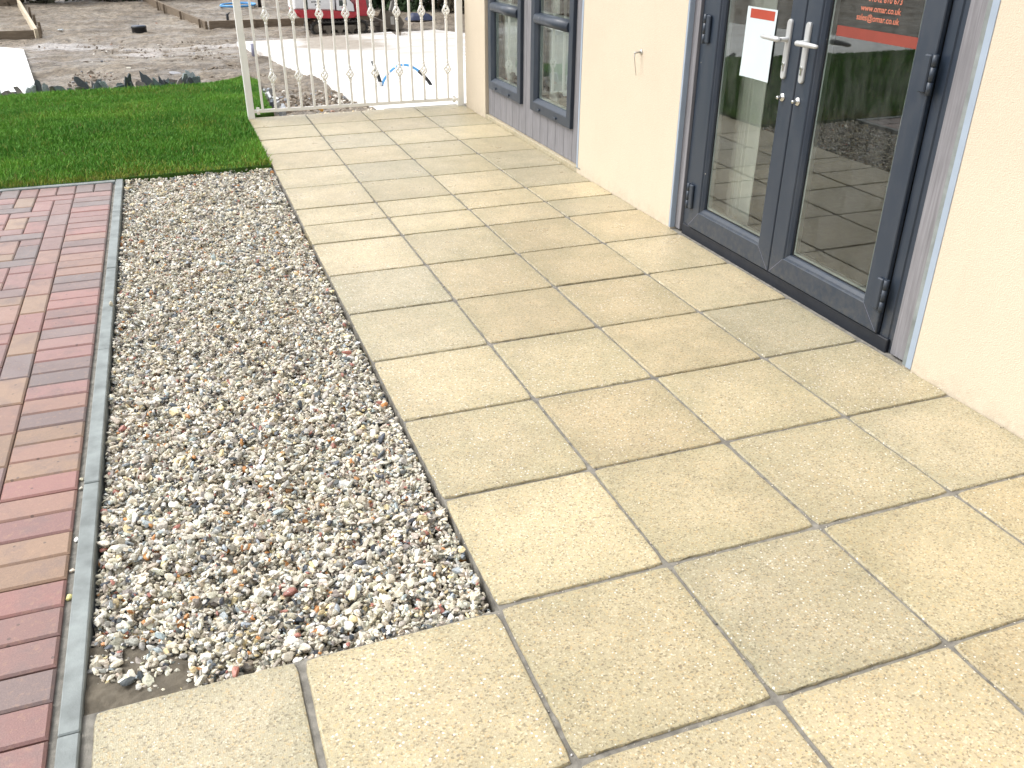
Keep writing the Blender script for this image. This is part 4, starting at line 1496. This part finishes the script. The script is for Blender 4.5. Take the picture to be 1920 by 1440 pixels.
    fx.tube([(WX - 0.006, fy, fz), (WX - 0.030, fy, fz - 0.001), (WX - 0.040, fy + 0.004, fz - 0.004)], 0.005, 8)
    fx.tube([(WX - 0.036, fy + 0.004, fz - 0.002), (WX - 0.036, fy + 0.004, fz - 0.03), (WX - 0.020, fy + 0.004, fz - 0.115)], 0.0018, 6, True, [0.004, 0.002, 0.0014])
    put(fx, 'wall_fixing', M['worn_steel'], 'small metal fixing with a hanging wire on the bare render')
    return H
house = build_house()

# paper notice on the far leaf's glass
def build_notice():
    x = WX + 0.015 + 0.0265
    mb = MB()
    y0, y1, z0, z1 = 1.742, 1.950, 0.806, 1.085
    def P(y, z, d=0.0): return (x - d, y, z)
    # slightly curled sheet: rows of quads, with thickness
    ny, nz = 6, 7
    for side in (0, 1):
        pass
    pts = []
    for j in range(nz + 1):
        for i in range(ny + 1):
            u, v = i / ny, j / nz
            curl = 0.004 * (abs(2 * u - 1) ** 3) * (1 - v) + 0.0015 * math.sin(3 * v + 2 * u) ** 2
            pts.append((x - 0.0006 - curl, y0 + (y1 - y0) * u, z0 + (z1 - z0) * v - 0.010 * u * v * 0))
    n = mb.add(pts)
    n2 = mb.add([(p[0] + 0.0003, p[1], p[2]) for p in pts])
    mb.smooth = True
    for j in range(nz):
        for i in range(ny):
            a = j * (ny + 1) + i
            mb.face((n + a, n + a + ny + 1, n + a + ny + 2, n + a + 1))
            mb.face((n2 + a, n2 + a + 1, n2 + a + ny + 2, n2 + a + ny + 1))
    o = mb.obj('notice', M['paper'])
    tag(o, 'white paper notice with a red header stuck on the far door glass', 'notice')
    r = MB()
    a, b, c, d = 1.756, 1.925, 1.042, 1.078
    pr = []
    for j in range(3):
        for i in range(7):
            u, v = i / 6, j / 2
            y = a + (b - a) * u; z = c + (d - c) * v
            uu, vv = (y - y0) / (y1 - y0), (z - z0) / (z1 - z0)
            curl = 0.004 * (abs(2 * uu - 1) ** 3) * (1 - vv) + 0.0015 * math.sin(3 * vv + 2 * uu) ** 2
            pr.append((x - 0.0012 - curl, y, z))
    n = r.add(pr)
    for j in range(2):
        for i in range(6):
            q = j * 7 + i
            r.face((n + q, n + q + 7, n + q + 8, n + q + 1))
    r.obj('red_header', M['red_print'], o)
build_notice()

# curtain and pale partition just inside behind the far leaf
def build_curtain():
    mb = MB()
    y0, y1, n = 1.965, 2.165, 60
    rows = [0.088, 0.30, 0.9, 1.6, 2.18]
    rings = []
    for z in rows:
        pts = []
        for k in range(n + 1):
            u = k / n
            y = y0 + (y1 - y0) * u
            groove = sum(math.exp(-((u - q) / 0.022) ** 2) for q in (0.36, 0.46, 0.56, 0.66))
            x = 1.955 + 0.012 * math.cos(u * 2 * math.pi) + 0.009 * groove + 0.003 * math.sin(z * 2 + u * 5)
            pts.append((x, y, z + (0.006 * math.cos(u * 9) if z < 0.1 else 0)))
        rings.append((mb.add(pts), mb.add([(p[0] + 0.004, p[1], p[2]) for p in pts])))
    mb.smooth = True
    for (a, a2), (b, b2) in zip(rings, rings[1:]):
        for k in range(n):
            mb.face((a + k, b + k, b + k + 1, a + k + 1)); mb.face((a2 + k, a2 + k + 1, b2 + k + 1, b2 + k))
    o = mb.obj('curtain', M['white_panel'])
    tag(o, 'cream pleated curtain hanging just inside behind the far door glass', 'curtain')
    w = MB()
    w.box(2.02, 2.06, 2.175, 2.60, 0.031, 2.3)
    w.box(1.965, 2.018, 2.18, 2.42, 0.031, 0.105, 0.004)
    p = w.obj('inner_partition', M['white_panel'])
    tag(p, 'pale inner partition with white skirting beside the curtain behind the door glass', 'partition', kind='structure')
    for (a, b, lab) in ((3.72, 4.45, 'white net curtain inside the lower pane of the near window'), (4.60, 5.33, 'white net curtain inside the lower pane of the far window')):
        mb = MB()
        rows = [0.38, 0.60, 0.80]
        rings = []
        for z in rows:
            rings.append(mb.add([(WX + 0.100 + 0.010 * math.sin(k * 0.9) + 0.004 * math.sin(k * 2.3 + z), a + (b - a) * k / 50, z + (0.022 * math.sin(k * 0.37) + 0.01 * math.sin(k * 1.3) if z < 0.5 else 0)) for k in range(51)]))
        mb.smooth = True
        for q, r in zip(rings, rings[1:]):
            for k in range(50):
                mb.face((q + k, r + k, r + k + 1, q + k + 1))
        mb.tube([(WX + 0.100, a - 0.02, 0.80), (WX + 0.100, b + 0.02, 0.80)], 0.004, 6)
        o = mb.obj('net_curtain', M['net'])
        tag(o, lab, 'curtain', 'net curtains in the windows')
build_curtain()

# ------------------------------------------------------------------ timber formwork frames on the earth
GF = -0.575
def timber(name, p, q, h, t, mat, parent):
    p, q = Vector(p), Vector(q)
    d = q - p; L = d.length
    mb = MB(); mb.box(0, L, -t / 2, t / 2, -0.03, h, 0.004)
    o = mb.obj(name, mat, parent)
    o.location = (p.x, p.y, p.z); o.rotation_euler = (0, -math.asin(d.z / L), math.atan2(d.y, d.x))
    return o
def build_formwork():
    r1 = empty('timber_formwork', 'timber formwork frame at the far left with one pale side', 'formwork', 'timber shuttering frames on the earth')
    timber('board', (-2.66, 17.36, GF), (-3.76, 24.8, GF), 0.17, 0.055, M['timber_pale'], r1)
    timber('board', (-6.2, 17.25, GF), (-2.70, 17.34, GF), 0.15, 0.045, M['timber'], r1)
    timber('board', (-7.0, 24.95, GF), (-3.80, 24.85, GF), 0.15, 0.045, M['timber'], r1)
    def pegs(root, pts, h=0.20):
        for x, y in pts:
            mb = MB(); mb.box(x - 0.022, x + 0.022, y - 0.022, y + 0.022, GF - 0.05, GF + h, 0.004)
            mb.obj('peg', M['timber'], root)
    pegs(r1, [(-2.60, 17.30), (-2.68, 18.2), (-2.92, 19.8), (-3.18, 21.6)])
    r2 = empty('timber_formwork', 'larger timber formwork frame behind the railing post and digger', 'formwork', 'timber shuttering frames on the earth')
    timber('board', (0.29, 17.92, GF), (-0.87, 25.15, GF), 0.15, 0.05, M['timber'], r2)
    timber('board', (0.34, 17.86, GF), (3.9, 17.95, GF), 0.16, 0.045, M['timber'], r2)
    timber('board', (-0.83, 25.2, GF), (3.4, 25.0, GF), 0.24, 0.05, M['timber'], r2)
    timber('board', (3.93, 18.0, GF), (3.45, 24.95, GF), 0.15, 0.05, M['timber'], r2)
    pegs(r2, [(0.18, 18.2), (-0.12, 20.0), (-0.42, 21.9), (-0.55, 22.7), (1.2, 17.80), (2.4, 17.82)], 0.17)
build_formwork()

# ------------------------------------------------------------------ bits of drainage and pipe
def build_pipes():
    mb = MB()
    o_ = (-0.945, 17.86, GF)
    mb.lathe([(0.132, -0.02), (0.136, 0.0), (0.136, 0.075), (0.142, 0.08), (0.142, 0.105), (0.136, 0.110)], o_, 'z', 24)
    o = mb.obj('inspection_chamber', M['black_plastic'])
    tag(o, 'round black inspection chamber ring standing on the bare earth', 'chamber')
    l = MB(); l.lathe([(0.130, 0.1105), (0.128, 0.118), (0.03, 0.121)], o_, 'z', 24)
    l.obj('lid', M['manhole_lid'], o)
    # blue coil on the far frame
    mb = MB()
    pts = []
    for k in range(60):
        t = k / 59
        a = t * 2 * math.pi * 1.9 + 2.4
        R_ = 0.40 + 0.02 * math.sin(a * 0.7)
        pts.append((1.30 + R_ * math.cos(a), 22.75 + 0.78 * R_ * 1.5 * math.sin(a), GF + 0.03 + 0.03 * t))
    e = pts[-1]
    pts += [(e[0] + 0.12, e[1] + 0.05, GF + 0.12), (1.74, 22.8, GF + 0.35), (1.70, 22.8, GF + 0.75), (1.62, 22.75, GF + 0.95)]
    mb.tube(pts, 0.020, 8)
    o = mb.obj('water_pipe', M['blue_pipe'])
    tag(o, 'loose coil of light blue water pipe on the earth beyond the railing post', 'pipe')
    mb = MB(); mb.tube([(1.80, 22.6, GF - 0.05), (1.80, 22.6, GF + 0.9)], 0.04, 10)
    o = mb.obj('duct_stub', M['black_plastic']); tag(o, 'tall black duct stub rising beside the blue pipe coil', 'pipe stub')
    mb = MB()
    mb.tube([(0.79, 19.18, GF - 0.05), (0.785, 19.18, GF + 0.17)], 0.028, 10)
    mb.tube([(0.785, 19.17, GF + 0.13), (0.84, 19.16, GF + 0.19)], 0.012, 8)
    o = mb.obj('pipe_stub', M['black_plastic']); tag(o, 'short black forked pipe stub standing inside the far formwork frame', 'pipe stub')
    mb = MB()
    z = float(gz(12.3))
    mb.tube([(0.648, 12.3, z - 0.05), (0.645, 12.3, z + 0.16)], 0.030, 10)
    o = mb.obj('pipe_stub', M['lilac_pipe']); tag(o, 'grey lilac pipe stub beside the edge of the white concrete base', 'pipe stub')
    # service pipe looping out of the concrete
    y0 = 7.45
    z = float(gz(y0)) + 0.052
    arc = []
    for k in range(33):
        t = k / 32
        arc.append((1.42 + 0.475 * t, y0 - 0.13 * t, z + 0.205 * (math.sin(math.pi * t ** 0.9)) ** 0.8 - 0.01))
    root = empty('service_pipe', 'blue service pipe with black ends arching over the white concrete base', 'pipe', loc=(1.42, y0, z))
    def add(path, r, m, name):
        b = MB(); b.tube([(p[0] - 1.42, p[1] - y0, p[2] - z) for p in path], r, 10)
        b.obj(name, m, root)
    add(arc[0:25], 0.0125, M['blue_pipe'], 'blue_pipe')
    add(arc[24:33], 0.0165, M['black_plastic'], 'black_sleeve')
    add([(1.425, y0, z - 0.02), (1.395, y0 + 0.02, z + 0.10), (1.355, y0 + 0.05, z + 0.23)], 0.018, M['black_plastic'], 'black_duct')
    b = MB(); b.lathe([(0.03, -0.02), (0.03, 0.02), (0.024, 0.028)], (-0.02, 0.0, 0.01), 'z', 14); b.obj('collar', M['dig_white'], root)
    for t in (5, 9, 14, 18):
        p = arc[t]; q = arc[t + 1]
        b = MB(); b.tube([(p[0] - 1.42, p[1] - y0, p[2] - z), (q[0] - 1.42, q[1] - y0, q[2] - z)], 0.0150, 10); b.obj('white_tape', M['dig_white'], root)
    # tarpaulin
    mb = MB()
    nx, ny = 18, 8
    pts = []
    for j in range(ny + 1):
        for i in range(nx + 1):
            u, v = i / nx, j / ny
            e = min(1, 4 * min(u, 1 - u, v, 1 - v))
            pts.append((4.44 + 0.62 * u, 18.35 + 0.34 * v - 0.10 * u, GF + 0.13 * e + 0.03 * float(vnoise(u, v, 6, 4)) * e))
    n = mb.add(pts); mb.smooth = True
    for j in range(ny):
        for i in range(nx):
            a = j * (nx + 1) + i
            mb.face((n + a, n + a + 1, n + a + nx + 2, n + a + nx + 1))
    o = mb.obj('tarpaulin', M['tarp']); tag(o, 'folded dark blue tarpaulin lying on the earth before the hedge', 'tarpaulin')
    me = stones_mesh('orange_scrap', np.array([[0.62, 6.22, -0.03]]), np.array([[0.03, 0.02, 0.012]]), np.array([(0.70, 0.36, 0.06)]), M['rubble'], 1, 77)
    o = bpy.data.objects.new('orange_scrap', me); link(o); tag(o, 'orange scrap lying in the earth just behind the railing', 'scrap')
    for i, (x, y, s, c, lab) in enumerate([(-2.39, 18.68, 0.06, (0.55, 0.6, 0.62), 'pale stone on the earth beside the left formwork frame'),
                               (-0.45, 10.15, 0.07, (0.36, 0.36, 0.38), 'flat grey slab fragment lying on the earth beyond the slates'),
                               (-1.0, 11.1, 0.035, (0.7, 0.66, 0.56), 'small cream stone on the earth in front of the black chamber')]):
        me = stones_mesh('loose_stone', np.array([[x, y, float(gz(y)) + 0.01]]), np.array([[s * 1.3, s, s * 0.4]]), np.array([c]), M['rubble'], 1, 200 + i, 0.1)
        o = bpy.data.objects.new('loose_stone', me); link(o); tag(o, lab, 'stone')
build_pipes()

# ------------------------------------------------------------------ mini digger
def build_digger():
    D = empty('mini_digger', 'red and white mini digger on rubber tracks standing behind the railing', 'digger', loc=(2.60, 16.65, GF))
    D.rotation_euler.z = 0.02
    def put(mb, name, mat, parent=None, label=None):
        return mb.obj(name, mat, parent or D, label)
    # local axes: +x is the front (bucket), near side is -y
    def track(yc):
        L, R_ = 1.06, 0.118
        path = []
        n = 12
        xa, xb = -L / 2 + R_, L / 2 - R_
        loop = []
        for k in range(n + 1):
            a = math.pi / 2 + math.pi * k / n
            loop.append((xa + R_ * math.cos(a), R_ + R_ * math.sin(a)))
        for k in range(n + 1):
            a = -math.pi / 2 + math.pi * k / n
            loop.append((xb + R_ * math.cos(a), R_ + R_ * math.sin(a)))
        mb = MB()
        N = len(loop)
        rings = []
        for (dy, ins) in ((-0.09, 0.022), (-0.09, 0.0), (0.09, 0.0), (0.09, 0.022)):
            cx, cz = 0, R_
            rings.append(mb.add([(x - math.copysign(ins, x - 0) * (1 if abs(x) > xb else 0), yc + dy, z + (ins if z < R_ else -ins)) for x, z in loop]))
        for a, b in zip(rings, rings[1:] + rings[:1]):
            for k in range(N):
                mb.face((a + k, a + (k + 1) % N, b + (k + 1) % N, b + k))
        # lugs
        per = []
        tot = 0
        for (p, q) in zip(loop, loop[1:] + loop[:1]):
            l = math.hypot(q[0] - p[0], q[1] - p[1]); per.append((p, q, l)); tot += l
        s = 0.0
        while s < tot:
            acc = 0
            for p, q, l in per:
                if acc + l >= s:
                    t = (s - acc) / max(l, 1e-6)
                    x, z = p[0] + (q[0] - p[0]) * t, p[1] + (q[1] - p[1]) * t
                    ang = math.atan2(q[1] - p[1], q[0] - p[0])
                    break
                acc += l
            dx, dz = math.cos(ang) * 0.016, math.sin(ang) * 0.016
            nx_, nz_ = -math.sin(ang) * -0.016, math.cos(ang) * -0.016
            pts = []
            for yy in (yc - 0.088, yc + 0.088):
                pts += [(x - dx, yy, z - dz), (x + dx, yy, z + dz), (x + dx * .7 + nx_, yy, z + dz * .7 + nz_), (x - dx * .7 + nx_, yy, z - dz * .7 + nz_)]
            b = mb.add(pts)
            for f in ((0, 1, 2, 3), (7, 6, 5, 4), (0, 4, 5, 1), (1, 5, 6, 2), (2, 6, 7, 3), (3, 7, 4, 0)):
                mb.face([b + i for i in f])
            s += 0.062
        t = fix_normals(put(mb, 'track', M['rubber']))
        w = MB()
        s_ = -1 if yc < 0 else 1
        for x, rr in ((xa, 0.088), (xb, 0.088)):
            w.lathe([(rr, -0.06), (rr, 0.055), (rr * 0.75, 0.062), (rr * 0.5, 0.05), (rr * .3, 0.068)], (x, yc, R_), 'y', 16) if s_ > 0 else w.lathe([(rr * .3, -0.068), (rr * .5, -0.05), (rr * .75, -0.062), (rr, -0.055), (rr, 0.06)], (x, yc, R_), 'y', 16)
        for x in (-0.22, 0.0, 0.22):
            w.lathe([(0.05, -0.07), (0.05, 0.07)], (x, yc, 0.078), 'y', 12)
        w.box(xa + 0.1, xb - 0.1, yc - 0.065, yc + 0.065, 0.085, 0.165, 0.01)
        fix_normals(put(w, 'wheel', M['mud_steel'], t))
    track(-0.33); track(0.33)
    mb = MB()
    mb.box(-0.30, 0.30, -0.235, 0.235, 0.10, 0.20, 0.02)
    mb.lathe([(0.24, 0.20), (0.24, 0.285)], (0, 0, 0), 'z', 20)
    put(mb, 'undercarriage', M['rubber'])
    # dozer blade on two arms
    mb = MB()
    for y in (-0.19, 0.19):
        mb.box(0.25, 0.80, y - 0.03, y + 0.03, 0.11, 0.17, 0.008)
    mb.tube([(0.32, 0.0, 0.20), (0.62, 0.0, 0.17)], 0.035, 10)
    prof = [(0.80, 0.0), (0.855, 0.0), (0.83, 0.07), (0.83, 0.14), (0.85, 0.22), (0.80, 0.22)]
    a = mb.add([(x, -0.44, z) for x, z in prof]); b = mb.add([(x, 0.44, z) for x, z in prof])
    n = len(prof)
    for i in range(n):
        mb.face((a + i, a + (i + 1) % n, b + (i + 1) % n, b + i))
    mb.face([a + i for i in range(n)][::-1]); mb.face([b + i for i in range(n)])
    fix_normals(put(mb, 'dozer_blade', M['mud_steel']))
    # red lower body
    def shell(prof, y0, y1, mb, ch=0.03):
        """side outline extruded across with softened edges"""
        n = len(prof)
        cx = sum(p[0] for p in prof) / n; cz = sum(p[1] for p in prof) / n
        rr = []
        for y, k in ((y0, 1 - ch * 2.2), (y0 + ch, 1), (y1 - ch, 1), (y1, 1 - ch * 2.2)):
            rr.append(mb.add([(cx + (x - cx) * k, y, cz + (z - cz) * k) for x, z in prof]))
        for a, b in zip(rr, rr[1:]):
            for i in range(n):
                mb.face((a + i, b + i, b + (i + 1) % n, a + (i + 1) % n))
        mb.face([rr[0] + i for i in range(n)]); mb.face([rr[-1] + i for i in range(n)][::-1])
    mb = MB()
    shell([(-0.79, 0.40), (-0.72, 0.315), (-0.10, 0.285), (0.30, 0.285), (0.36, 0.33), (0.34, 0.385), (-0.05, 0.42), (-0.79, 0.46)], -0.40, 0.40, mb)
    body = fix_normals(put(mb, 'lower_body', M['dig_red']))
    mb = MB()
    shell([(-0.81, 0.462), (-0.06, 0.422), (-0.04, 0.95), (-0.30, 1.02), (-0.70, 1.00), (-0.80, 0.90)], -0.385, 0.385, mb)
    hood = fix_normals(put(mb, 'engine_cover', M['dig_white']))
    mb = MB()
    for j in range(7):
        for i in range(5):
            x = -0.50 + i * 0.036 + (j % 2) * 0.012; z = 0.52 + j * 0.05
            if z < 0.56 and i < 2: continue
            mb.box(x, x + 0.024, -0.3885, -0.3855, z, z + 0.02)
    put(mb, 'grille', M['gasket'], hood)
    mb = MB(); mb.box(-0.64, -0.56, -0.3885, -0.3855, 0.46, 0.93, 0.001)
    put(mb, 'dark_panel', M['dark_glass'], hood)
    mb = MB()
    shell([(-0.03, 0.425), (0.30, 0.395), (0.29, 0.52), (0.22, 0.60), (-0.03, 0.62)], -0.385, 0.30, mb, 0.02)
    side = fix_normals(put(mb, 'side_box', M['dig_white']))
    mb = MB(); mb.box(0.02, 0.16, -0.388, -0.3855, 0.50, 0.60, 0.001); put(mb, 'side_window', M['dark_glass'], side)
    cu = bpy.data.curves.new('decal', 'FONT'); cu.body = 'T'; cu.size = 0.07; cu.offset = 0.002
    tmp = bpy.data.objects.new('tmp', cu); col.objects.link(tmp)
    me = bpy.data.meshes.new_from_object(tmp.evaluated_get(bpy.context.evaluated_depsgraph_get())); bpy.data.objects.remove(tmp)
    me.materials.clear(); me.materials.append(M['dig_red'])
    o = bpy.data.objects.new('decal', me); link(o, side); o.rotation_euler = (math.pi / 2, 0, 0); o.location = (0.06, -0.3892, 0.432)
    # seat, controls, roll bar
    mb = MB(); mb.box(0.00, 0.30, -0.20, 0.20, 0.621, 0.70, 0.03); mb.box(-0.05, 0.03, -0.20, 0.20, 0.701, 1.05, 0.03)
    put(mb, 'seat', M['rubber'])
    mb = MB()
    for y in (-0.36, 0.36):
        mb.tube([(-0.05, y, 0.95), (-0.02, y, 1.55), (0.05, y * 0.95, 1.62), (0.5, y * 0.95, 1.64)], 0.025, 8)
    mb.box(-0.08, 0.62, -0.40, 0.40, 1.655, 1.70, 0.02)
    put(mb, 'canopy', M['dig_white'])
    mb = MB()
    shell([(0.33, 0.30), (0.56, 0.30), (0.58, 0.36), (0.52, 0.78), (0.42, 0.80), (0.36, 0.60)], -0.30, 0.16, mb, 0.02)
    fix_normals(put(mb, 'control_tower', M['dig_red']))
    mb = MB()
    for y in (-0.16, -0.02):
        mb.tube([(0.40, y, 0.78), (0.44, y, 0.98)], 0.010, 8); mb.lathe([(0.01, 0), (0.02, 0.015), (0.01, 0.035)], (0.44, y, 0.97), 'z', 10)
    put(mb, 'lever', M['gasket'])
    # boom, dipper, bucket folded down in front
    mb = MB()
    shell([(0.50, 0.30), (0.66, 0.34), (0.98, 1.05), (1.20, 1.28), (1.50, 1.20), (1.52, 1.30), (1.20, 1.42), (0.90, 1.15), (0.52, 0.48)], 0.18, 0.30, mb, 0.015)
    fix_normals(put(mb, 'boom', M['dig_grey']))
    mb = MB()
    shell([(1.46, 1.15), (1.60, 1.25), (1.56, 1.36), (1.44, 1.32), (1.12, 0.34), (1.20, 0.30)], 0.19, 0.29, mb, 0.012)
    fix_normals(put(mb, 'dipper', M['dig_grey']))
    mb = MB(); mb.tube([(0.98, 0.24, 1.25), (1.45, 0.24, 1.42)], 0.03, 8); mb.tube([(1.28, 0.24, 1.02), (1.16, 0.24, 0.52)], 0.026, 8)
    put(mb, 'ram', M['worn_steel'])
    mb = MB()
    prof = [(1.02, 0.36), (1.10, 0.33), (1.26, 0.28), (1.36, 0.12), (1.30, 0.01), (1.14, -0.005), (0.96, 0.06), (0.92, 0.14), (0.94, 0.22)]
    out = []
    for y in (0.02, 0.46):
        out.append(mb.add([(x, y, z) for x, z in prof]))
    n = len(prof)
    mb.face([out[0] + i for i in range(n)]); mb.face([out[1] + i for i in range(n)][::-1])
    for i in range(n - 3):
        mb.face((out[0] + i, out[1] + i, out[1] + i + 1, out[0] + i + 1))
    for k in range(4):
        y = 0.05 + k * 0.115
        mb.box(0.87, 0.95, y, y + 0.04, 0.11, 0.14, 0.004)
    bk = fix_normals(put(mb, 'bucket', M['mud_steel']))
    mb = MB(); mb.box(1.08, 1.16, 0.014, 0.0195, 0.10, 0.25, 0.002); put(mb, 'wear_plate', M['worn_steel'], bk)
build_digger()

# ------------------------------------------------------------------ hedge shrubs at the plot boundary
def build_shrub(x, y, z, rx, ry, rz, n, cols, leaf, label, seed, group, upright=0.0):
    r = np.random.default_rng(seed)
    root = empty('shrub', label, 'shrub', group, loc=(x, y, z))
    # clump centres, leaves gathered round them
    k = 26
    cc = r.normal(size=(k, 3)); cc /= np.linalg.norm(cc, axis=1)[:, None]
    cc *= r.uniform(0.35, 0.95, (k, 1)) ** 0.6
    cc[:, 2] = np.abs(cc[:, 2]) * 1.9 - 0.9
    ci = r.integers(0, k, n)
    p = cc[ci] + r.normal(0, 0.20, (n, 3))
    p = p * np.array([rx, ry, rz]) + np.array([0, 0, rz * 0.95])
    p[:, 2] = np.maximum(p[:, 2], 0.02)
    a = r.normal(size=(n, 3)); a[:, 2] += upright * 3; a /= np.linalg.norm(a, axis=1)[:, None]
    b = np.cross(a, r.normal(size=(n, 3))); b /= np.linalg.norm(b, axis=1)[:, None]
    s = leaf * r.uniform(0.6, 1.3, n)[:, None]
    V = np.stack([p - a * s, p + b * s * 0.42, p + a * s, p - b * s * 0.42], 1).reshape(-1, 3)
    F = np.arange(4 * n).reshape(-1, 4)
    tone = r.uniform(0, 1, k)[ci][:, None]
    C = np.array(cols[0]) * (1 - tone) + np.array(cols[1]) * tone
    C = C * r.uniform(0.7, 1.3, (n, 1))
    o = bpy.data.objects.new('foliage', np_mesh('foliage', V, F, M['leaf'], False, np.repeat(C, 4, axis=0)))
    link(o, root)
    mb = MB()
    for q in range(7):
        e = cc[q] * np.array([rx, ry, rz]) * 0.9 + np.array([0, 0, rz * 0.95])
        mb.tube([(0.03 * math.cos(q), 0.03 * math.sin(q), -0.1), (e[0] * 0.35, e[1] * 0.35, e[2] * 0.5), tuple(e)], 0.02, 6, True, [0.03, 0.018, 0.006])
    mb.obj('stem', M['twig'], root)
GREEN = [(0.020, 0.040, 0.016), (0.05, 0.09, 0.03)]
BROWN = [(0.035, 0.030, 0.022), (0.085, 0.070, 0.045)]
MIX = [(0.022, 0.030, 0.018), (0.065, 0.062, 0.036)]
G2 = 'shrubs of the boundary hedge'
for i, (x, y, rx, rz, c, lab) in enumerate([
    (4.05, 22.9, 0.8, 1.2, MIX, 'dull olive hedge shrub farthest along behind the digger arm'),
    (4.75, 21.9, 0.75, 1.3, GREEN, 'dark green hedge shrub behind the digger bucket'),
    (5.35, 20.9, 0.75, 1.3, GREEN, 'dark green hedge shrub behind the blue tarpaulin'),
    (5.95, 20.2, 0.7, 1.3, BROWN, 'brown twiggy hedge shrub right of the blue tarpaulin'),
    (6.45, 19.2, 0.75, 1.4, BROWN, 'brown hedge shrub seen between the railing post and house corner'),
    (7.2, 18.2, 0.8, 1.4, MIX, 'olive brown hedge shrub half hidden by the house corner')]):
    build_shrub(x, y, GF, rx, rx, rz, 2600, c, 0.085, lab, 50 + i, G2, 0.3)
for i, x in enumerate([-6.3, -5.2, -4.2, -3.2, -2.1, -1.1]):
    build_shrub(x, 25.75 + 0.2 * math.sin(i * 2.1), GF, 0.75, 0.7, 1.0, 1500, [BROWN, MIX, BROWN, MIX, BROWN, MIX][i], 0.09,
                ['dark scrubby shrub farthest left on the boundary beyond the formwork', 'olive scrubby shrub beyond the left formwork frame, second from the left end', 'dark scrubby shrub right behind the far corner of the left formwork frame', 'olive scrubby shrub just right of the left formwork frame', 'dark scrubby shrub midway between the two formwork frames', 'olive scrubby shrub just left of the larger formwork frame'][i], 80 + i, 'scrub along the far boundary')
print('scene built')
